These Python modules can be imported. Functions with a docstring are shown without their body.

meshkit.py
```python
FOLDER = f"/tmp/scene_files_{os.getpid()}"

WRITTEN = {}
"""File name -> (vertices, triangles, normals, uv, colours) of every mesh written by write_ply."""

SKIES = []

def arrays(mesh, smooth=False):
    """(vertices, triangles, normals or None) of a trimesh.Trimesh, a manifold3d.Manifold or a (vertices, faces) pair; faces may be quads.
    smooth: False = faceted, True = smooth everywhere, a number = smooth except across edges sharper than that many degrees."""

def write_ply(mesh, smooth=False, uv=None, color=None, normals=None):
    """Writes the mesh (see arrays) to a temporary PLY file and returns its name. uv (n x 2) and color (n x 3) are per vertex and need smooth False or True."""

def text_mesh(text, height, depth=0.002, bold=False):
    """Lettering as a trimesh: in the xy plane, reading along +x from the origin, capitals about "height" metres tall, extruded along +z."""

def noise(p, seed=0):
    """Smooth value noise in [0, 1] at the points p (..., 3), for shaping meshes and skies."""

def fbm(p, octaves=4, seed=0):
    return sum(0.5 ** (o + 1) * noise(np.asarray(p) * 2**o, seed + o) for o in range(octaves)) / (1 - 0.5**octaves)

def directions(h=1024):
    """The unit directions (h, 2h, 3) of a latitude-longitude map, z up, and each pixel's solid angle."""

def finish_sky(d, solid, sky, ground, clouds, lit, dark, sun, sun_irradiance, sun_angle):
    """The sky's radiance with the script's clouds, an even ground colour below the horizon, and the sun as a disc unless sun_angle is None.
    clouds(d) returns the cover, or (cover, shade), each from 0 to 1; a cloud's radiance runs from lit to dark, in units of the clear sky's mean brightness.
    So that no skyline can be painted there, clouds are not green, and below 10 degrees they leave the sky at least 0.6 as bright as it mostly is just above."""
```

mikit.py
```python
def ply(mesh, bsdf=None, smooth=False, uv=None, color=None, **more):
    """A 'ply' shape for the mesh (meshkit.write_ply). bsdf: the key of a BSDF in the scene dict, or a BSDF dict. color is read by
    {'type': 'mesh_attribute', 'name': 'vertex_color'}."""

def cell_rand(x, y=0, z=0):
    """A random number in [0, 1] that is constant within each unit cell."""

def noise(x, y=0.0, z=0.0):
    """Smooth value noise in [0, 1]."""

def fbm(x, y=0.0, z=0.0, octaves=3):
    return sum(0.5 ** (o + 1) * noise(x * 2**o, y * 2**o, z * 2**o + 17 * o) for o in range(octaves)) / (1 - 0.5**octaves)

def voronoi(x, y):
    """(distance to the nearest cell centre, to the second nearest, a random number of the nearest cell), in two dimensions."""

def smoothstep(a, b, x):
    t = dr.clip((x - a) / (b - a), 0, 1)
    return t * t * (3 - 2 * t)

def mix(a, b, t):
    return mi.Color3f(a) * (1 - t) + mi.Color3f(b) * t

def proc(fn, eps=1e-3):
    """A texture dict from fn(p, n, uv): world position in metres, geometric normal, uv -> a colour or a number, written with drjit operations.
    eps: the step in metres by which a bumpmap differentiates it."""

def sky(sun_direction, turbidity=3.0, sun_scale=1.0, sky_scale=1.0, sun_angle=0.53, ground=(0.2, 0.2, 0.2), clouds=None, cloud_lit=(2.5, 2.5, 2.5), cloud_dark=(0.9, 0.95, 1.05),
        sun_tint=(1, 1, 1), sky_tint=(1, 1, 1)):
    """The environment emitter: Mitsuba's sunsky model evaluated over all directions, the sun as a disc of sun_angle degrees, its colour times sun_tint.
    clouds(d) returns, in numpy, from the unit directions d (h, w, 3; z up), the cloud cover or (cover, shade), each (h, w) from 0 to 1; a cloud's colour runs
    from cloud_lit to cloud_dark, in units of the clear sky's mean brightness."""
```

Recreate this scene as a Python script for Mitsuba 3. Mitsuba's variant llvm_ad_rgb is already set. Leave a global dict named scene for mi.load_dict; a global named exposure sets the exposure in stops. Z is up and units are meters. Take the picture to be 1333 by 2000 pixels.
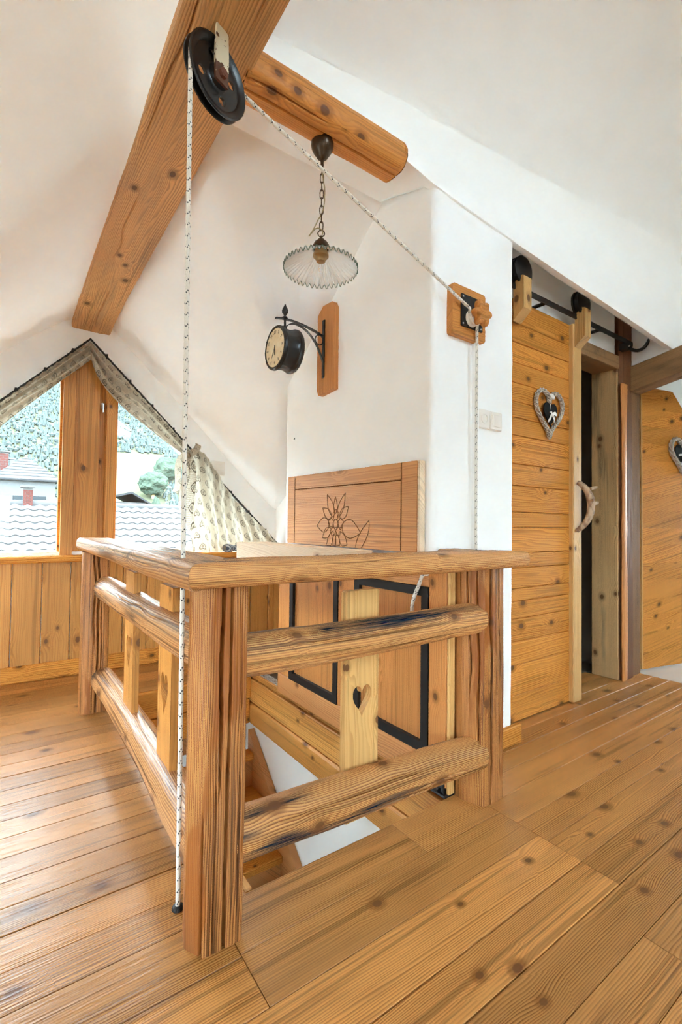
import math, random
import numpy as np, trimesh, drjit as dr, mitsuba as mi
import mikit, meshkit
from mikit import proc, noise, fbm, voronoi, cell_rand, smoothstep, mix
from shapely.geometry import Polygon
from shapely import affinity

scene, labels = {}, {}
T = mi.ScalarTransform4f
rng = random.Random(7)
PI = math.pi

# ------------------------------------------------------------------ camera, sky, exposure
EYE = np.array([0.0, 0.0, 1.0])
YAW, PITCH, ROLL = 0.618052, 0.025405, 0.012156
_F = np.array([math.sin(YAW), math.cos(YAW), 0]); _R = np.array([math.cos(YAW), -math.sin(YAW), 0]); _U = np.array([0, 0, 1.0])
_F2 = _F * math.cos(PITCH) + _U * math.sin(PITCH); _U2 = -_F * math.sin(PITCH) + _U * math.cos(PITCH)
_U3 = -_R * math.sin(ROLL) + _U2 * math.cos(ROLL)
scene['camera'] = {'type': 'perspective', 'fov': 2 * math.degrees(math.atan(666.5 / 929.286)), 'fov_axis': 'x', 'near_clip': 0.02, 'far_clip': 5000.0,
                   'to_world': T().look_at(origin=EYE.tolist(), target=(EYE + _F2).tolist(), up=_U3.tolist())}


def cloud_cover(d):
    c = meshkit.fbm(d * np.array([3.0, 3.0, 6.0]), 4, seed=3)
    return np.clip(0.8 + 0.5 * (c - 0.5), 0, 1), np.clip(0.35 * meshkit.fbm(d * 5.0, 3, seed=9), 0, 1)


scene['sky'] = mikit.sky((0.25, 0.75, 0.55), turbidity=4.0, sun_scale=0.0, sky_scale=1.0, clouds=cloud_cover, cloud_lit=(1.24, 1.57, 1.70), cloud_dark=(.86, 1.07, 1.16), ground=(0.2, 0.2, 0.18))
exposure = 7.85

# ------------------------------------------------------------------ helpers
def key_for(name, parent=None):
    base = f'{parent}__{name}' if parent else name
    if base not in scene and base not in labels:
        return base
    i = 1
    while f'{base}_{i:03d}' in scene or f'{base}_{i:03d}' in labels:
        i += 1
    return f'{base}_{i:03d}'


_seed = [0]
def obj(name, mesh, mat, parent=None, smooth=False, label=None, cat=None, group=None, kind=None, seed=None, uv=None):
    key = key_for(name, parent)
    if isinstance(mesh, (list,)):
        mesh = trimesh.util.concatenate(mesh)
    if seed is None:
        _seed[0] += 1; seed = _seed[0]
    if uv is None and 'per' in getattr(mesh, 'metadata', {}):     # timbers: perimeter coordinate for the grain
        uv = np.c_[np.full(len(mesh.vertices), 1000.5 + seed % 997), mesh.metadata['per']]; smooth = True
    if uv is None:
        if smooth not in (False, True):
            mesh = trimesh.graph.smooth_shade(mesh, angle=math.radians(smooth), facet_minarea=None)
            smooth = True
        uv = np.full((len(mesh.vertices), 2), [seed % 997 + .5, .5])
    scene[key] = mikit.ply(mesh, mat, smooth=smooth, uv=uv)
    tag(key, label, cat, group, kind)
    return key


def tag(key, label=None, cat=None, group=None, kind=None):
    d = {}
    if label: d['label'] = label
    if cat: d['category'] = cat
    if group: d['group'] = group
    if kind: d['kind'] = kind
    if d: labels[key] = d
    return key


def thing(name, label, cat, group=None, kind=None):
    key = key_for(name)
    return tag(key, label, cat, group, kind)


def box(x0, x1, y0, y1, z0, z1, b=0.0):
    if b <= 0:
        m = trimesh.creation.box((x1 - x0, y1 - y0, z1 - z0))
        m.apply_translation(((x0 + x1) / 2, (y0 + y1) / 2, (z0 + z1) / 2))
        return m
    p = []
    for sx, ax in ((x0, 1), (x1, -1)):
        for sy, ay in ((y0, 1), (y1, -1)):
            for sz, az in ((z0, 1), (z1, -1)):
                p += [(sx + ax * b, sy + ay * b, sz), (sx + ax * b, sy, sz + az * b), (sx, sy + ay * b, sz + az * b)]
    return trimesh.convex.convex_hull(np.array(p))


def prism(poly, y0, y1, plane='xz'):
    """Extrude a polygon given in (x,z) along y (or (y,z) along x, or (x,y) along z)."""
    if not isinstance(poly, Polygon):
        poly = Polygon(poly)
    m = trimesh.creation.extrude_polygon(poly, y1 - y0, engine='earcut')
    v = m.vertices.copy()
    if plane == 'xz':
        w = np.c_[v[:, 0], y0 + v[:, 2], v[:, 1]]; flip = True
    elif plane == 'yz':
        w = np.c_[y0 + v[:, 2], v[:, 0], v[:, 1]]; flip = False
    else:
        w = np.c_[v[:, 0], v[:, 1], y0 + v[:, 2]]; flip = False
    return trimesh.Trimesh(w, m.faces[:, ::-1] if flip else m.faces, process=False)


def grid_mesh(P, closed_u=False):
    """P (M,N,3) -> mesh."""
    M, N = P.shape[:2]
    i, j = np.meshgrid(np.arange(M - 1), np.arange(N if closed_u else N - 1), indexing='ij')
    a = i * N + j; b = i * N + (j + 1) % N; c = (i + 1) * N + (j + 1) % N; d = (i + 1) * N + j
    f = np.concatenate([np.stack([a, b, c], -1).reshape(-1, 3), np.stack([a, c, d], -1).reshape(-1, 3)])
    return trimesh.Trimesh(P.reshape(-1, 3), f, process=False)


def tube(path, r, n=8, caps=True, uvscale=None):
    """Swept round tube; r scalar or per point. Returns mesh (and uv when uvscale)."""
    path = np.asarray(path, float); M = len(path)
    r = np.broadcast_to(np.asarray(r, float), M)
    t = np.gradient(path, axis=0); t /= np.linalg.norm(t, axis=1, keepdims=True) + 1e-12
    u = np.cross(t[0], [0.31, 0.17, 0.93]); u /= np.linalg.norm(u)
    U = []
    for k in range(M):
        u = u - t[k] * (u @ t[k]); u /= np.linalg.norm(u); U.append(u)
    U = np.array(U); V = np.cross(t, U)
    nn = n + 1 if uvscale else n
    th = np.arange(nn) / n * 2 * PI
    P = path[:, None] + r[:, None, None] * (np.cos(th)[None, :, None] * U[:, None] + np.sin(th)[None, :, None] * V[:, None])
    m = grid_mesh(P, closed_u=not uvscale)
    if uvscale:
        s = np.r_[0, np.cumsum(np.linalg.norm(np.diff(path, axis=0), axis=1))]
        uv = np.stack(np.broadcast_arrays(s[:, None], th[None] / (2 * PI)), -1).reshape(-1, 2)
        return m, uv
    if caps:
        v = np.vstack([m.vertices, path[0], path[-1]]); k = len(m.vertices)
        f = [(k, (j + 1) % n, j) for j in range(n)] + [(k + 1, (M - 1) * n + j, (M - 1) * n + (j + 1) % n) for j in range(n)]
        m = trimesh.Trimesh(v, np.vstack([m.faces, f]), process=False)
    return m


def spline(pts, n=60):
    from scipy.interpolate import CubicSpline
    pts = np.asarray(pts, float)
    s = np.r_[0, np.cumsum(np.linalg.norm(np.diff(pts, axis=0), axis=1))]
    return CubicSpline(s, pts)(np.linspace(0, s[-1], n))


def lathe(prof, n=40, closed=False):
    """prof (r,z) list -> mesh about z."""
    prof = np.asarray(prof, float); th = np.arange(n) / n * 2 * PI
    P = np.stack([prof[:, None, 0] * np.cos(th), prof[:, None, 0] * np.sin(th), np.broadcast_to(prof[:, None, 1], (len(prof), n))], -1)
    return grid_mesh(P, closed_u=True)


def frame(mesh, origin, xa, ya, za):
    """Map local axes to world."""
    m = mesh.copy(); A = np.array([xa, ya, za], float)
    m.vertices = m.vertices @ A + np.array(origin)
    if np.linalg.det(A) < 0: m.faces = m.faces[:, ::-1]
    return m


def rounded_section(pts, r, n_total):
    """Closed polygon (k,2) with rounded corners resampled evenly to n_total points, plus outward normals."""
    poly = Polygon(pts)
    p = poly.buffer(-r, join_style=2).buffer(r, quad_segs=6)
    ring = p.exterior
    q = np.array([ring.interpolate(s, normalized=True).coords[0] for s in np.arange(n_total) / n_total])
    if Polygon(q).exterior.is_ccw is False: q = q[::-1]
    q = np.roll(q, -int(np.argmin(np.linalg.norm(q - np.array(pts[0]), axis=1))), 0)
    tg = np.roll(q, -1, 0) - np.roll(q, 1, 0)
    nr = np.c_[tg[:, 1], -tg[:, 0]]; nr /= np.linalg.norm(nr, axis=1, keepdims=True)
    return q, nr


AX = {'x': (0, 1, 2), 'y': (1, 0, 2), 'z': (2, 0, 1)}
def bar(axis, sec, nrm, a0, a1, M=80, amp=0.003, freq=(1.5, 14), seed=0, cracks=(), end=0.0, shift=None, scale=None, fine=0.0008):
    """Timber along an axis: section points (b,c) swept from a0 to a1 (numbers or functions of section points), with hewn relief,
    drying cracks (u, a_from, a_to, width, depth, slope) and rounded ends."""
    N = len(sec)
    s = np.linspace(0, 1, M)
    if end > 0:
        s = np.r_[0, 0, 0.0, s[1:-1], 1, 1, 1]
    A0 = a0(sec) if callable(a0) else np.full(N, a0); A1 = a1(sec) if callable(a1) else np.full(N, a1)
    a = A0[None] + (A1 - A0)[None] * s[:, None]
    inset = np.zeros(len(s))
    if end > 0:
        L = abs(np.mean(A1 - A0)); sg = np.sign(np.mean(A1 - A0))
        for k, (q, h) in enumerate(((1.0, 0.0), (0.45, 0.30), (0.0, 1.0))):
            inset[k] = end * q; inset[-1 - k] = end * q
            a[k] += sg * end * h; a[-1 - k] -= sg * end * h
    cen = sec.mean(0)
    q = sec[None] + 0 * a[..., None]
    if scale is not None:
        q = cen + (q - cen) * scale(s)[:, None, None]
    u = np.arange(N) / N
    P3 = np.stack([a * freq[0], q[..., 0] * freq[1], q[..., 1] * freq[1]], -1)
    d = amp * 2 * (meshkit.fbm(P3 + seed * 3.1, 3, seed) - .5)
    if fine:
        P4 = np.stack([a * 9, q[..., 0] * 160, q[..., 1] * 160], -1)
        d = d + fine * 2 * (meshkit.noise(P4 + seed, seed + 5) - .5)
    for (u0, af, at, w, dep, wob) in cracks:
        uu = u0 + wob * (meshkit.noise(np.stack([a[:, :1] * 6 + seed, 0 * a[:, :1], 0 * a[:, :1]], -1), 3) - .5)
        per = np.linalg.norm(np.diff(np.vstack([sec, sec[:1]]), axis=0), axis=1).sum()
        dist = np.abs(((u[None] - uu + .5) % 1) - .5) * per
        fade = np.clip(np.minimum((a - af), (at - a)) / (0.22 * abs(at - af)), 0, 1)
        wv = w * (0.35 + 0.65 * fade)
        d = d - dep * fade * np.clip(1 - dist / wv, 0, 1) ** 0.6
    nn = nrm / 1.0
    d = d - inset[:, None]
    q = q + d[..., None] * nn[None]
    if shift is not None:
        q = q + shift(a)
    P = np.empty(a.shape + (3,)); i, j, k = AX[axis]
    P[..., i] = a; P[..., j] = q[..., 0]; P[..., k] = q[..., 1]
    per = np.r_[0, np.cumsum(np.linalg.norm(np.diff(np.vstack([sec, sec[:1]]), axis=0), axis=1))]
    if scale is not None and per[-1] > 3: per = per * np.linalg.norm(q[len(s) // 2, 0] - q[len(s) // 2].mean(0))
    P = np.concatenate([P, P[:, :1]], 1)
    m = grid_mesh(P); MM, NN = P.shape[:2]
    V, F, W = [m.vertices], [m.faces], [np.broadcast_to(per[None], (MM, NN)).ravel()]
    base = MM * NN
    for e, row in ((0, P[0]), (1, P[-1])):       # end grain caps with vertices of their own
        V += [row, row.mean(0)[None]]; W += [row[:, j] + row[:, k], [row[:, j].mean() + row[:, k].mean()]]
        c = base + NN; t_ = np.arange(NN - 1)
        f = np.c_[np.full(NN - 1, c), base + t_ + 1, base + t_] if e == 0 else np.c_[np.full(NN - 1, c), base + t_, base + t_ + 1]
        F.append(f); base += NN + 1
    m = trimesh.Trimesh(np.vstack(V), np.vstack(F), process=False)
    m.metadata['per'] = np.concatenate(W)
    if (np.mean(A1 - A0) < 0) != (axis == 'y'): m.faces = m.faces[:, ::-1]
    return m


def circle_section(b, c, r, n):
    th = np.arange(n) / n * 2 * PI
    nr = np.c_[np.cos(th), np.sin(th)]
    return np.array([b, c]) + r * nr, nr


def heart_poly(w, h, n=48):
    t = np.linspace(0, 2 * PI, n, endpoint=False)
    x = 16 * np.sin(t) ** 3; y = 13 * np.cos(t) - 5 * np.cos(2 * t) - 2 * np.cos(3 * t) - np.cos(4 * t)
    x = x / 32 * w; y = (y - y.min()) / (y.max() - y.min()) * h - h / 2
    return np.c_[x, y]


def plaster_noise(P, amp=0.006, seed=0):
    return amp * 2 * (meshkit.fbm(P * 1.7 + 11, 3, seed) - .5) + amp * .35 * 2 * (meshkit.noise(P * 9.0, seed + 2) - .5)

# ------------------------------------------------------------------ materials
def wood(axis, early, late, knot=(0.13, 0.05, 0.02), ring=0.006, flame=3.0, contrast=0.6, knots=0.3, tone=0.25, stain=0.0, stain_col=(0.05, 0.036, 0.028), patch=0.0, patch_col=(.3, .1, .03), ks=1.0, streak=0.3):
    i = 'xyz'.index(axis)

    def fn(p, n, uv):
        s = dr.floor(uv.x)
        c3 = [p.x, p.y, p.z]
        a = c3[i] + s * 3.713
        b, c = c3[(i + 1) % 3], c3[(i + 2) % 3]
        q = dr.select(uv.x > 1000.0, uv.y, b + c) + s * 1.17
        h1, h2 = cell_rand(s, 3), cell_rand(s, 5)
        ka, kq = a / (0.15 * ks), q / (0.105 * ks)
        d, _, w = voronoi(ka + 0.3 * noise(a * 3, q * 6), kq)
        on = dr.select(w < knots, 1.0, 0.0)
        bend = on * dr.exp(-d * d * 7.0)
        t = q / ring + 2.2 * noise(q * 60.0, a * 0.35, s + 0.5) + flame * noise(a * 0.9, q * 7.0, s) * 2.0 + 0.9 * noise(a * 7.0, q * 22.0) + bend * 2.2
        band = t - dr.floor(t)
        lt = smoothstep(0.25, 0.85, band) * smoothstep(1.0, 0.92, band)
        lt *= 0.35 + 1.0 * noise(q * 33.0, a * 0.7, s)
        fib = noise(a * 14.0, q * 420.0)
        col = mix(early, late, dr.clip(lt * contrast + 0.22 * (fib - 0.5), 0, 1))
        if streak:
            sk_ = smoothstep(0.60, 0.80, noise(a * 2.2 + 7.0, q * 170.0)) * smoothstep(0.35, 0.6, noise(a * 1.3, q * 14.0 + 3.0))
            col = mix(col, [x * .35 for x in late], sk_ * streak)
        col *= (1.0 - tone * 0.5 + tone * h1) * (0.86 + 0.28 * fbm(a * 1.6, q * 8.0, s, 2))
        if patch:
            pm = smoothstep(0.58, 0.66, fbm(a * 4.0 + 5.0, q * 16.0, s + 3.0, 3))
            col = mix(col, patch_col, pm * patch)
        if stain:
            sm = smoothstep(0.52, 0.76, fbm(a * 3.0 + 2.0, b * 17.0, c * 17.0 + s, 3))
            col = mix(col, stain_col, sm * stain * (0.5 + fib))
        kr = 0.07 + 0.09 * cell_rand(dr.floor(w * 1e4), 7)
        core = on * smoothstep(kr, kr * 0.65, d)
        halo = on * smoothstep(kr * 2.2, kr * 1.1, d)
        col = mix(col, [x * .8 for x in late], halo * 0.6)
        return mix(col, knot, core * 0.9)
    return fn


def wood_bump(axis, ring=0.006, depth=0.0005):
    i = 'xyz'.index(axis)

    def fn(p, n, uv):
        c3 = [p.x, p.y, p.z]; a = c3[i]; q = dr.select(uv.x > 1000.0, uv.y, c3[(i + 1) % 3] + c3[(i + 2) % 3])
        return depth * (noise(a * 5.0, q / ring * 1.3) + 0.5 * noise(a * 20.0, q / ring * 3.0))
    return fn


def mat_wood(name, axis, early, late, rough=0.45, bump=0.0, spec=0.3, ring=0.006, coat=0.0, **kw):
    d = {'type': 'principled', 'base_color': proc(wood(axis, early, late, ring=ring, **kw)), 'roughness': rough, 'specular': spec}
    if coat: d.update(clearcoat=coat, clearcoat_gloss=0.85)
    if bump:
        d = {'type': 'bumpmap', 'arbitrary': proc(wood_bump(axis, ring, bump), eps=4e-4), 'bsdf': d, 'scale': 1.0}
    scene[name] = {'type': 'twosided', 'bsdf': d}


mat_wood('floor_wood', 'x', (.50, .232, .068), (.20, .066, .015), rough=0.38, spec=.3, bump=0.0006, ring=0.0062, flame=3.2, contrast=.75, knots=.15, tone=.36, stain=.16, stain_col=(.12, .06, .03), streak=.4)
mat_wood('pine_x', 'x', (.62, .262, .052), (.36, .105, .014), rough=0.6, spec=.12, ring=0.010, flame=3.0, contrast=.7, knots=.15, tone=.18)
mat_wood('pine_y', 'y', (.55, .26, .065), (.33, .115, .022), rough=0.45, ring=0.010, flame=4.0, contrast=.6, knots=.2, tone=.2)
mat_wood('pine_z', 'z', (.52, .235, .058), (.33, .115, .022), rough=0.45, ring=0.012, flame=3.0, contrast=.5, knots=.16, tone=.2)
mat_wood('red_pine_z', 'z', (.54, .225, .065), (.34, .115, .027), rough=0.45, ring=0.009, flame=2.5, contrast=.55, knots=.08, tone=.15)
mat_wood('red_pine_y', 'y', (.58, .27, .10), (.39, .15, .042), rough=0.45, ring=0.010, flame=3.5, contrast=.55, knots=.06, tone=.12)
mat_wood('pale_pine_z', 'z', (.62, .37, .135), (.44, .21, .058), rough=0.5, ring=0.013, flame=2.5, contrast=.5, knots=.25, tone=.1)
mat_wood('pale_pine_y', 'y', (.78, .62, .44), (.62, .44, .28), rough=0.5, ring=0.010, flame=2.5, contrast=.5, knots=.15, tone=.1)
mat_wood('log_x', 'x', (.58, .285, .10), (.22, .08, .024), rough=0.5, bump=0.0008, ring=0.0055, flame=2.2, contrast=.95, knots=.3, stain=.95, stain_col=(.045, .032, .028), tone=.1, streak=.65)
mat_wood('log_y', 'y', (.50, .25, .10), (.22, .085, .03), rough=0.38, bump=0.0008, ring=0.007, flame=2.2, contrast=.8, knots=.35, stain=.8, tone=.1, streak=.7)
mat_wood('post_z', 'z', (.46, .19, .055), (.16, .05, .014), rough=0.45, bump=0.0009, ring=0.0055, flame=2.4, contrast=1.0, knots=.2, stain=.35, patch=.75, patch_col=(.25, .07, .012), tone=.1, streak=.7)
mat_wood('beam_y', 'y', (.62, .32, .115), (.33, .145, .045), rough=0.5, bump=0.001, ring=0.0085, flame=5.0, contrast=.65, knots=.25, stain=.25, stain_col=(.22, .15, .10), tone=.1, streak=.35)
mat_wood('purlin_x', 'x', (.58, .24, .055), (.38, .12, .024), rough=0.5, bump=0.0006, ring=0.010, flame=4.0, contrast=.5, knots=.25, tone=.1)
mat_wood('old_brown_z', 'z', (.24, .125, .055), (.12, .055, .022), rough=0.7, spec=.15, ring=0.006, flame=2.0, contrast=.7, knots=.1, stain=.5, tone=.1)
mat_wood('old_z', 'z', (.60, .38, .17), (.34, .18, .07), rough=0.65, ring=0.006, flame=2.0, contrast=.7, knots=.3, stain=.5, stain_col=(.14, .10, .06), tone=.1, bump=.0006)
mat_wood('old_y', 'y', (.30, .165, .07), (.15, .075, .03), rough=0.65, ring=0.006, flame=2.5, contrast=.7, knots=.2, stain=.4, tone=.1)
mat_wood('dark_post_z', 'z', (.17, .072, .032), (.07, .03, .014), rough=0.65, spec=.15, ring=0.006, flame=3.0, contrast=.6, knots=.15, tone=.1, bump=.0006)
mat_wood('dark_panel', 'x', (.25, .12, .05), (.14, .06, .025), rough=0.5, ring=0.007, flame=2.0, contrast=.5, knots=.1)


def plaster_col(p, n, uv):
    v = fbm(p.x * 2.2 + 3.0, p.y * 2.2, p.z * 2.2, 3)
    w = fbm(p.x * 9.0 + p.z * 4.0, p.y * 9.0, p.z * 9.0, 3)
    return mix((.905, .912, .90), (.84, .848, .838), dr.clip(0.75 * v + 0.5 * w - 0.22, 0, 1))


def plaster_bump(p, n, uv):
    a = fbm(p.x * 14.0 + 6.0 * noise(p.z * 3.0, p.y * 3.0), p.y * 14.0, p.z * 9.0, 4)
    return 0.009 * a


scene['plaster'] = {'type': 'twosided', 'bsdf': {'type': 'bumpmap', 'arbitrary': proc(plaster_bump, eps=2e-3), 'scale': 1.0,
                    'bsdf': {'type': 'principled', 'base_color': proc(plaster_col), 'roughness': 0.75, 'specular': 0.25}}}


def plain(name, col, rough=0.5, spec=0.5, metallic=0.0, **kw):
    scene[name] = {'type': 'twosided', 'bsdf': {'type': 'principled', 'base_color': {'type': 'rgb', 'value': list(col)}, 'roughness': rough, 'specular': spec, 'metallic': metallic, **kw}}


plain('iron', (.005, .005, .0055), .32, .5)
plain('iron_matt', (.010, .0095, .009), .5, .3)
plain('bronze', (.05, .027, .011), .3, .5, .5)
plain('brass', (.32, .20, .08), .35, .6, .5)
plain('steel', (.45, .45, .46), .35, .5, .8)
plain('white_plastic', (.80, .76, .70), .35)
plain('white_wall', (.80, .79, .77), .8, .2)
plain('ribbon', (.78, .76, .72), .7, .2)
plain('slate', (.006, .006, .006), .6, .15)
plain('hole_black', (.015, .014, .014), .6)
plain('dark_tile', (.20, .18, .16), .35)
plain('grey_tile', (.55, .52, .47), .3)
plain('clock_ink', (.05, .035, .02), .6)
plain('tag_green', (.05, .35, .12), .5)
plain('tag_white', (.8, .8, .8), .5)
plain('carved', (.13, .045, .012), .7, .1)
plain('cord', (.30, .24, .13), .5)
plain('shade_rim', (.05, .09, .06), .3)
plain('slab', (.08, .05, .03), .8)
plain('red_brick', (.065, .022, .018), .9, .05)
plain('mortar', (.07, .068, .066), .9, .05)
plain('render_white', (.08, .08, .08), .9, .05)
plain('gutter', (.022, .022, .023), .7, .1)
plain('glass_dark', (.02, .024, .026), .7, .1)
plain('cut_wood', (.05, .046, .044), .9, .05)
scene['pane_glass'] = {'type': 'thindielectric', 'int_ior': 1.5}
scene['fluted_glass'] = {'type': 'blendbsdf', 'weight': .33, 'a': {'type': 'thindielectric', 'int_ior': 1.5}, 'b': {'type': 'twosided', 'bsdf': {'type': 'principled', 'base_color': {'type': 'rgb', 'value': [.82, .83, .80]}, 'roughness': .25, 'specular': .6}}}
scene['shade_glass'] = {'type': 'thindielectric', 'int_ior': 1.45}


def rusty(p, n, uv):
    a = fbm(p.x * 48, p.y * 48, p.z * 48, 4) + 0.30 * smoothstep(2.30, 2.262, p.z + .02 * noise(p.x * 80, p.y * 80, p.z * 80))
    return mix((.62, .56, .40), (.10, .045, .025), smoothstep(.585, .62, a))


scene['flaking_paint'] = {'type': 'twosided', 'bsdf': {'type': 'principled', 'base_color': proc(rusty), 'roughness': .55, 'specular': .4}}
plain('rust', (.16, .06, .035), .6, .4, .3)


def rope_col(p, n, uv):
    s, t = uv.x / 0.030, uv.y
    k = dr.floor(s); f = s - k
    par = k - 2 * dr.floor(k / 2)
    t0 = 0.2 + 0.5 * par * 0.0
    hit = mi.Float(0)
    for (fs, ft) in ((.30, .05), (.30, .55), (.48, .16), (.48, .66), (.40, .33), (.58, .44), (.40, .83), (.58, .94)):
        ds = (f - fs) * 0.030; dt = (t - ft); dt = (dt - dr.floor(dt + .5)) * 0.028
        hit = dr.maximum(hit, smoothstep(.0018, .0012, dr.sqrt(ds * ds * .5 + dt * dt)))
    weave = 0.9 + 0.1 * dr.sin((uv.x / 0.004 + uv.y * 6) * 6.283)
    return mix(mi.Color3f(.78, .74, .66) * weave, (.03, .03, .035), hit)


scene['rope_cord'] = {'type': 'twosided', 'bsdf': {'type': 'principled', 'base_color': proc(rope_col), 'roughness': .75, 'specular': .2}}


def fabric_col(p, n, uv):
    u, v = uv.x, uv.y
    cu, cv = u / 0.0085, v / 0.0085
    lu = dr.abs(cu - dr.floor(cu) - .5); lv = dr.abs(cv - dr.floor(cv) - .5)
    line = dr.maximum(smoothstep(.30, .42, lu), smoothstep(.30, .42, lv))
    col = mix((.60, .54, .43), (.24, .19, .125), line * .8)
    g = 0.085
    row = dr.floor(v / g); off = (row - 2 * dr.floor(row / 2)) * .5
    x = u / g + off; x = (x - dr.floor(x) - .5) * 2.9; y = (v / g - row - .5) * 2.9 + .12
    e = x * x + y * y - 1
    # heart outline x^2 + (y - .75 sqrt|x|)^2 = r^2
    yy = y * 1.12 - 0.62 * dr.sqrt(dr.abs(x) + 1e-4)
    rr = dr.sqrt(x * x + yy * yy + 1e-6)
    ht = smoothstep(.16, .07, dr.abs(rr - .72)) + smoothstep(.15, .09, dr.abs(rr - .20)) * .8
    return mix(col, (.07, .05, .03), dr.clip(ht, 0, 1) * .9)


scene['fabric'] = {'type': 'principledthin', 'base_color': proc(fabric_col), 'roughness': .8, 'diff_trans': 0.6}


def wicker_col(p, n, uv):
    w = noise(p.x * 260, p.y * 260, p.z * 260)
    return mix((.58, .53, .46), (.16, .12, .09), smoothstep(.40, .72, w))


scene['wicker'] = {'type': 'twosided', 'bsdf': {'type': 'principled', 'base_color': proc(wicker_col), 'roughness': .8, 'specular': .2}}


def bark_col(p, n, uv):
    w = fbm(p.x * 60, p.y * 60, p.z * 25, 3)
    return mix((.50, .36, .24), (.24, .15, .09), smoothstep(.35, .7, w))


scene['driftwood'] = {'type': 'twosided', 'bsdf': {'type': 'principled', 'base_color': proc(bark_col), 'roughness': .6, 'specular': .3}}


def dial_col(p, n, uv):
    w = fbm(p.x * 40, p.y * 40, p.z * 40, 3)
    return mix((.74, .64, .45), (.60, .46, .26), w)


scene['dial'] = {'type': 'twosided', 'bsdf': {'type': 'principled', 'base_color': proc(dial_col), 'roughness': .5}}


def stripe_col(p, n, uv):
    s = (p.x * .7 + p.y * .7) / .012
    f = s - dr.floor(s)
    return mix((.55, .57, .60), (.08, .10, .14), smoothstep(.45, .55, f))


scene['striped_cloth'] = {'type': 'twosided', 'bsdf': {'type': 'principled', 'base_color': proc(stripe_col), 'roughness': .8, 'specular': .1}}


def grass_col(p, n, uv):
    return mix((.066, .067, .042), (.053, .057, .034), fbm(p.x * .08, p.y * .08, 0.0, 3))


def forest_col(p, n, uv):
    return mix((.058, .068, .062), (.047, .057, .053), noise(p.x * .05, p.y * .05, p.z * .05))


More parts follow.
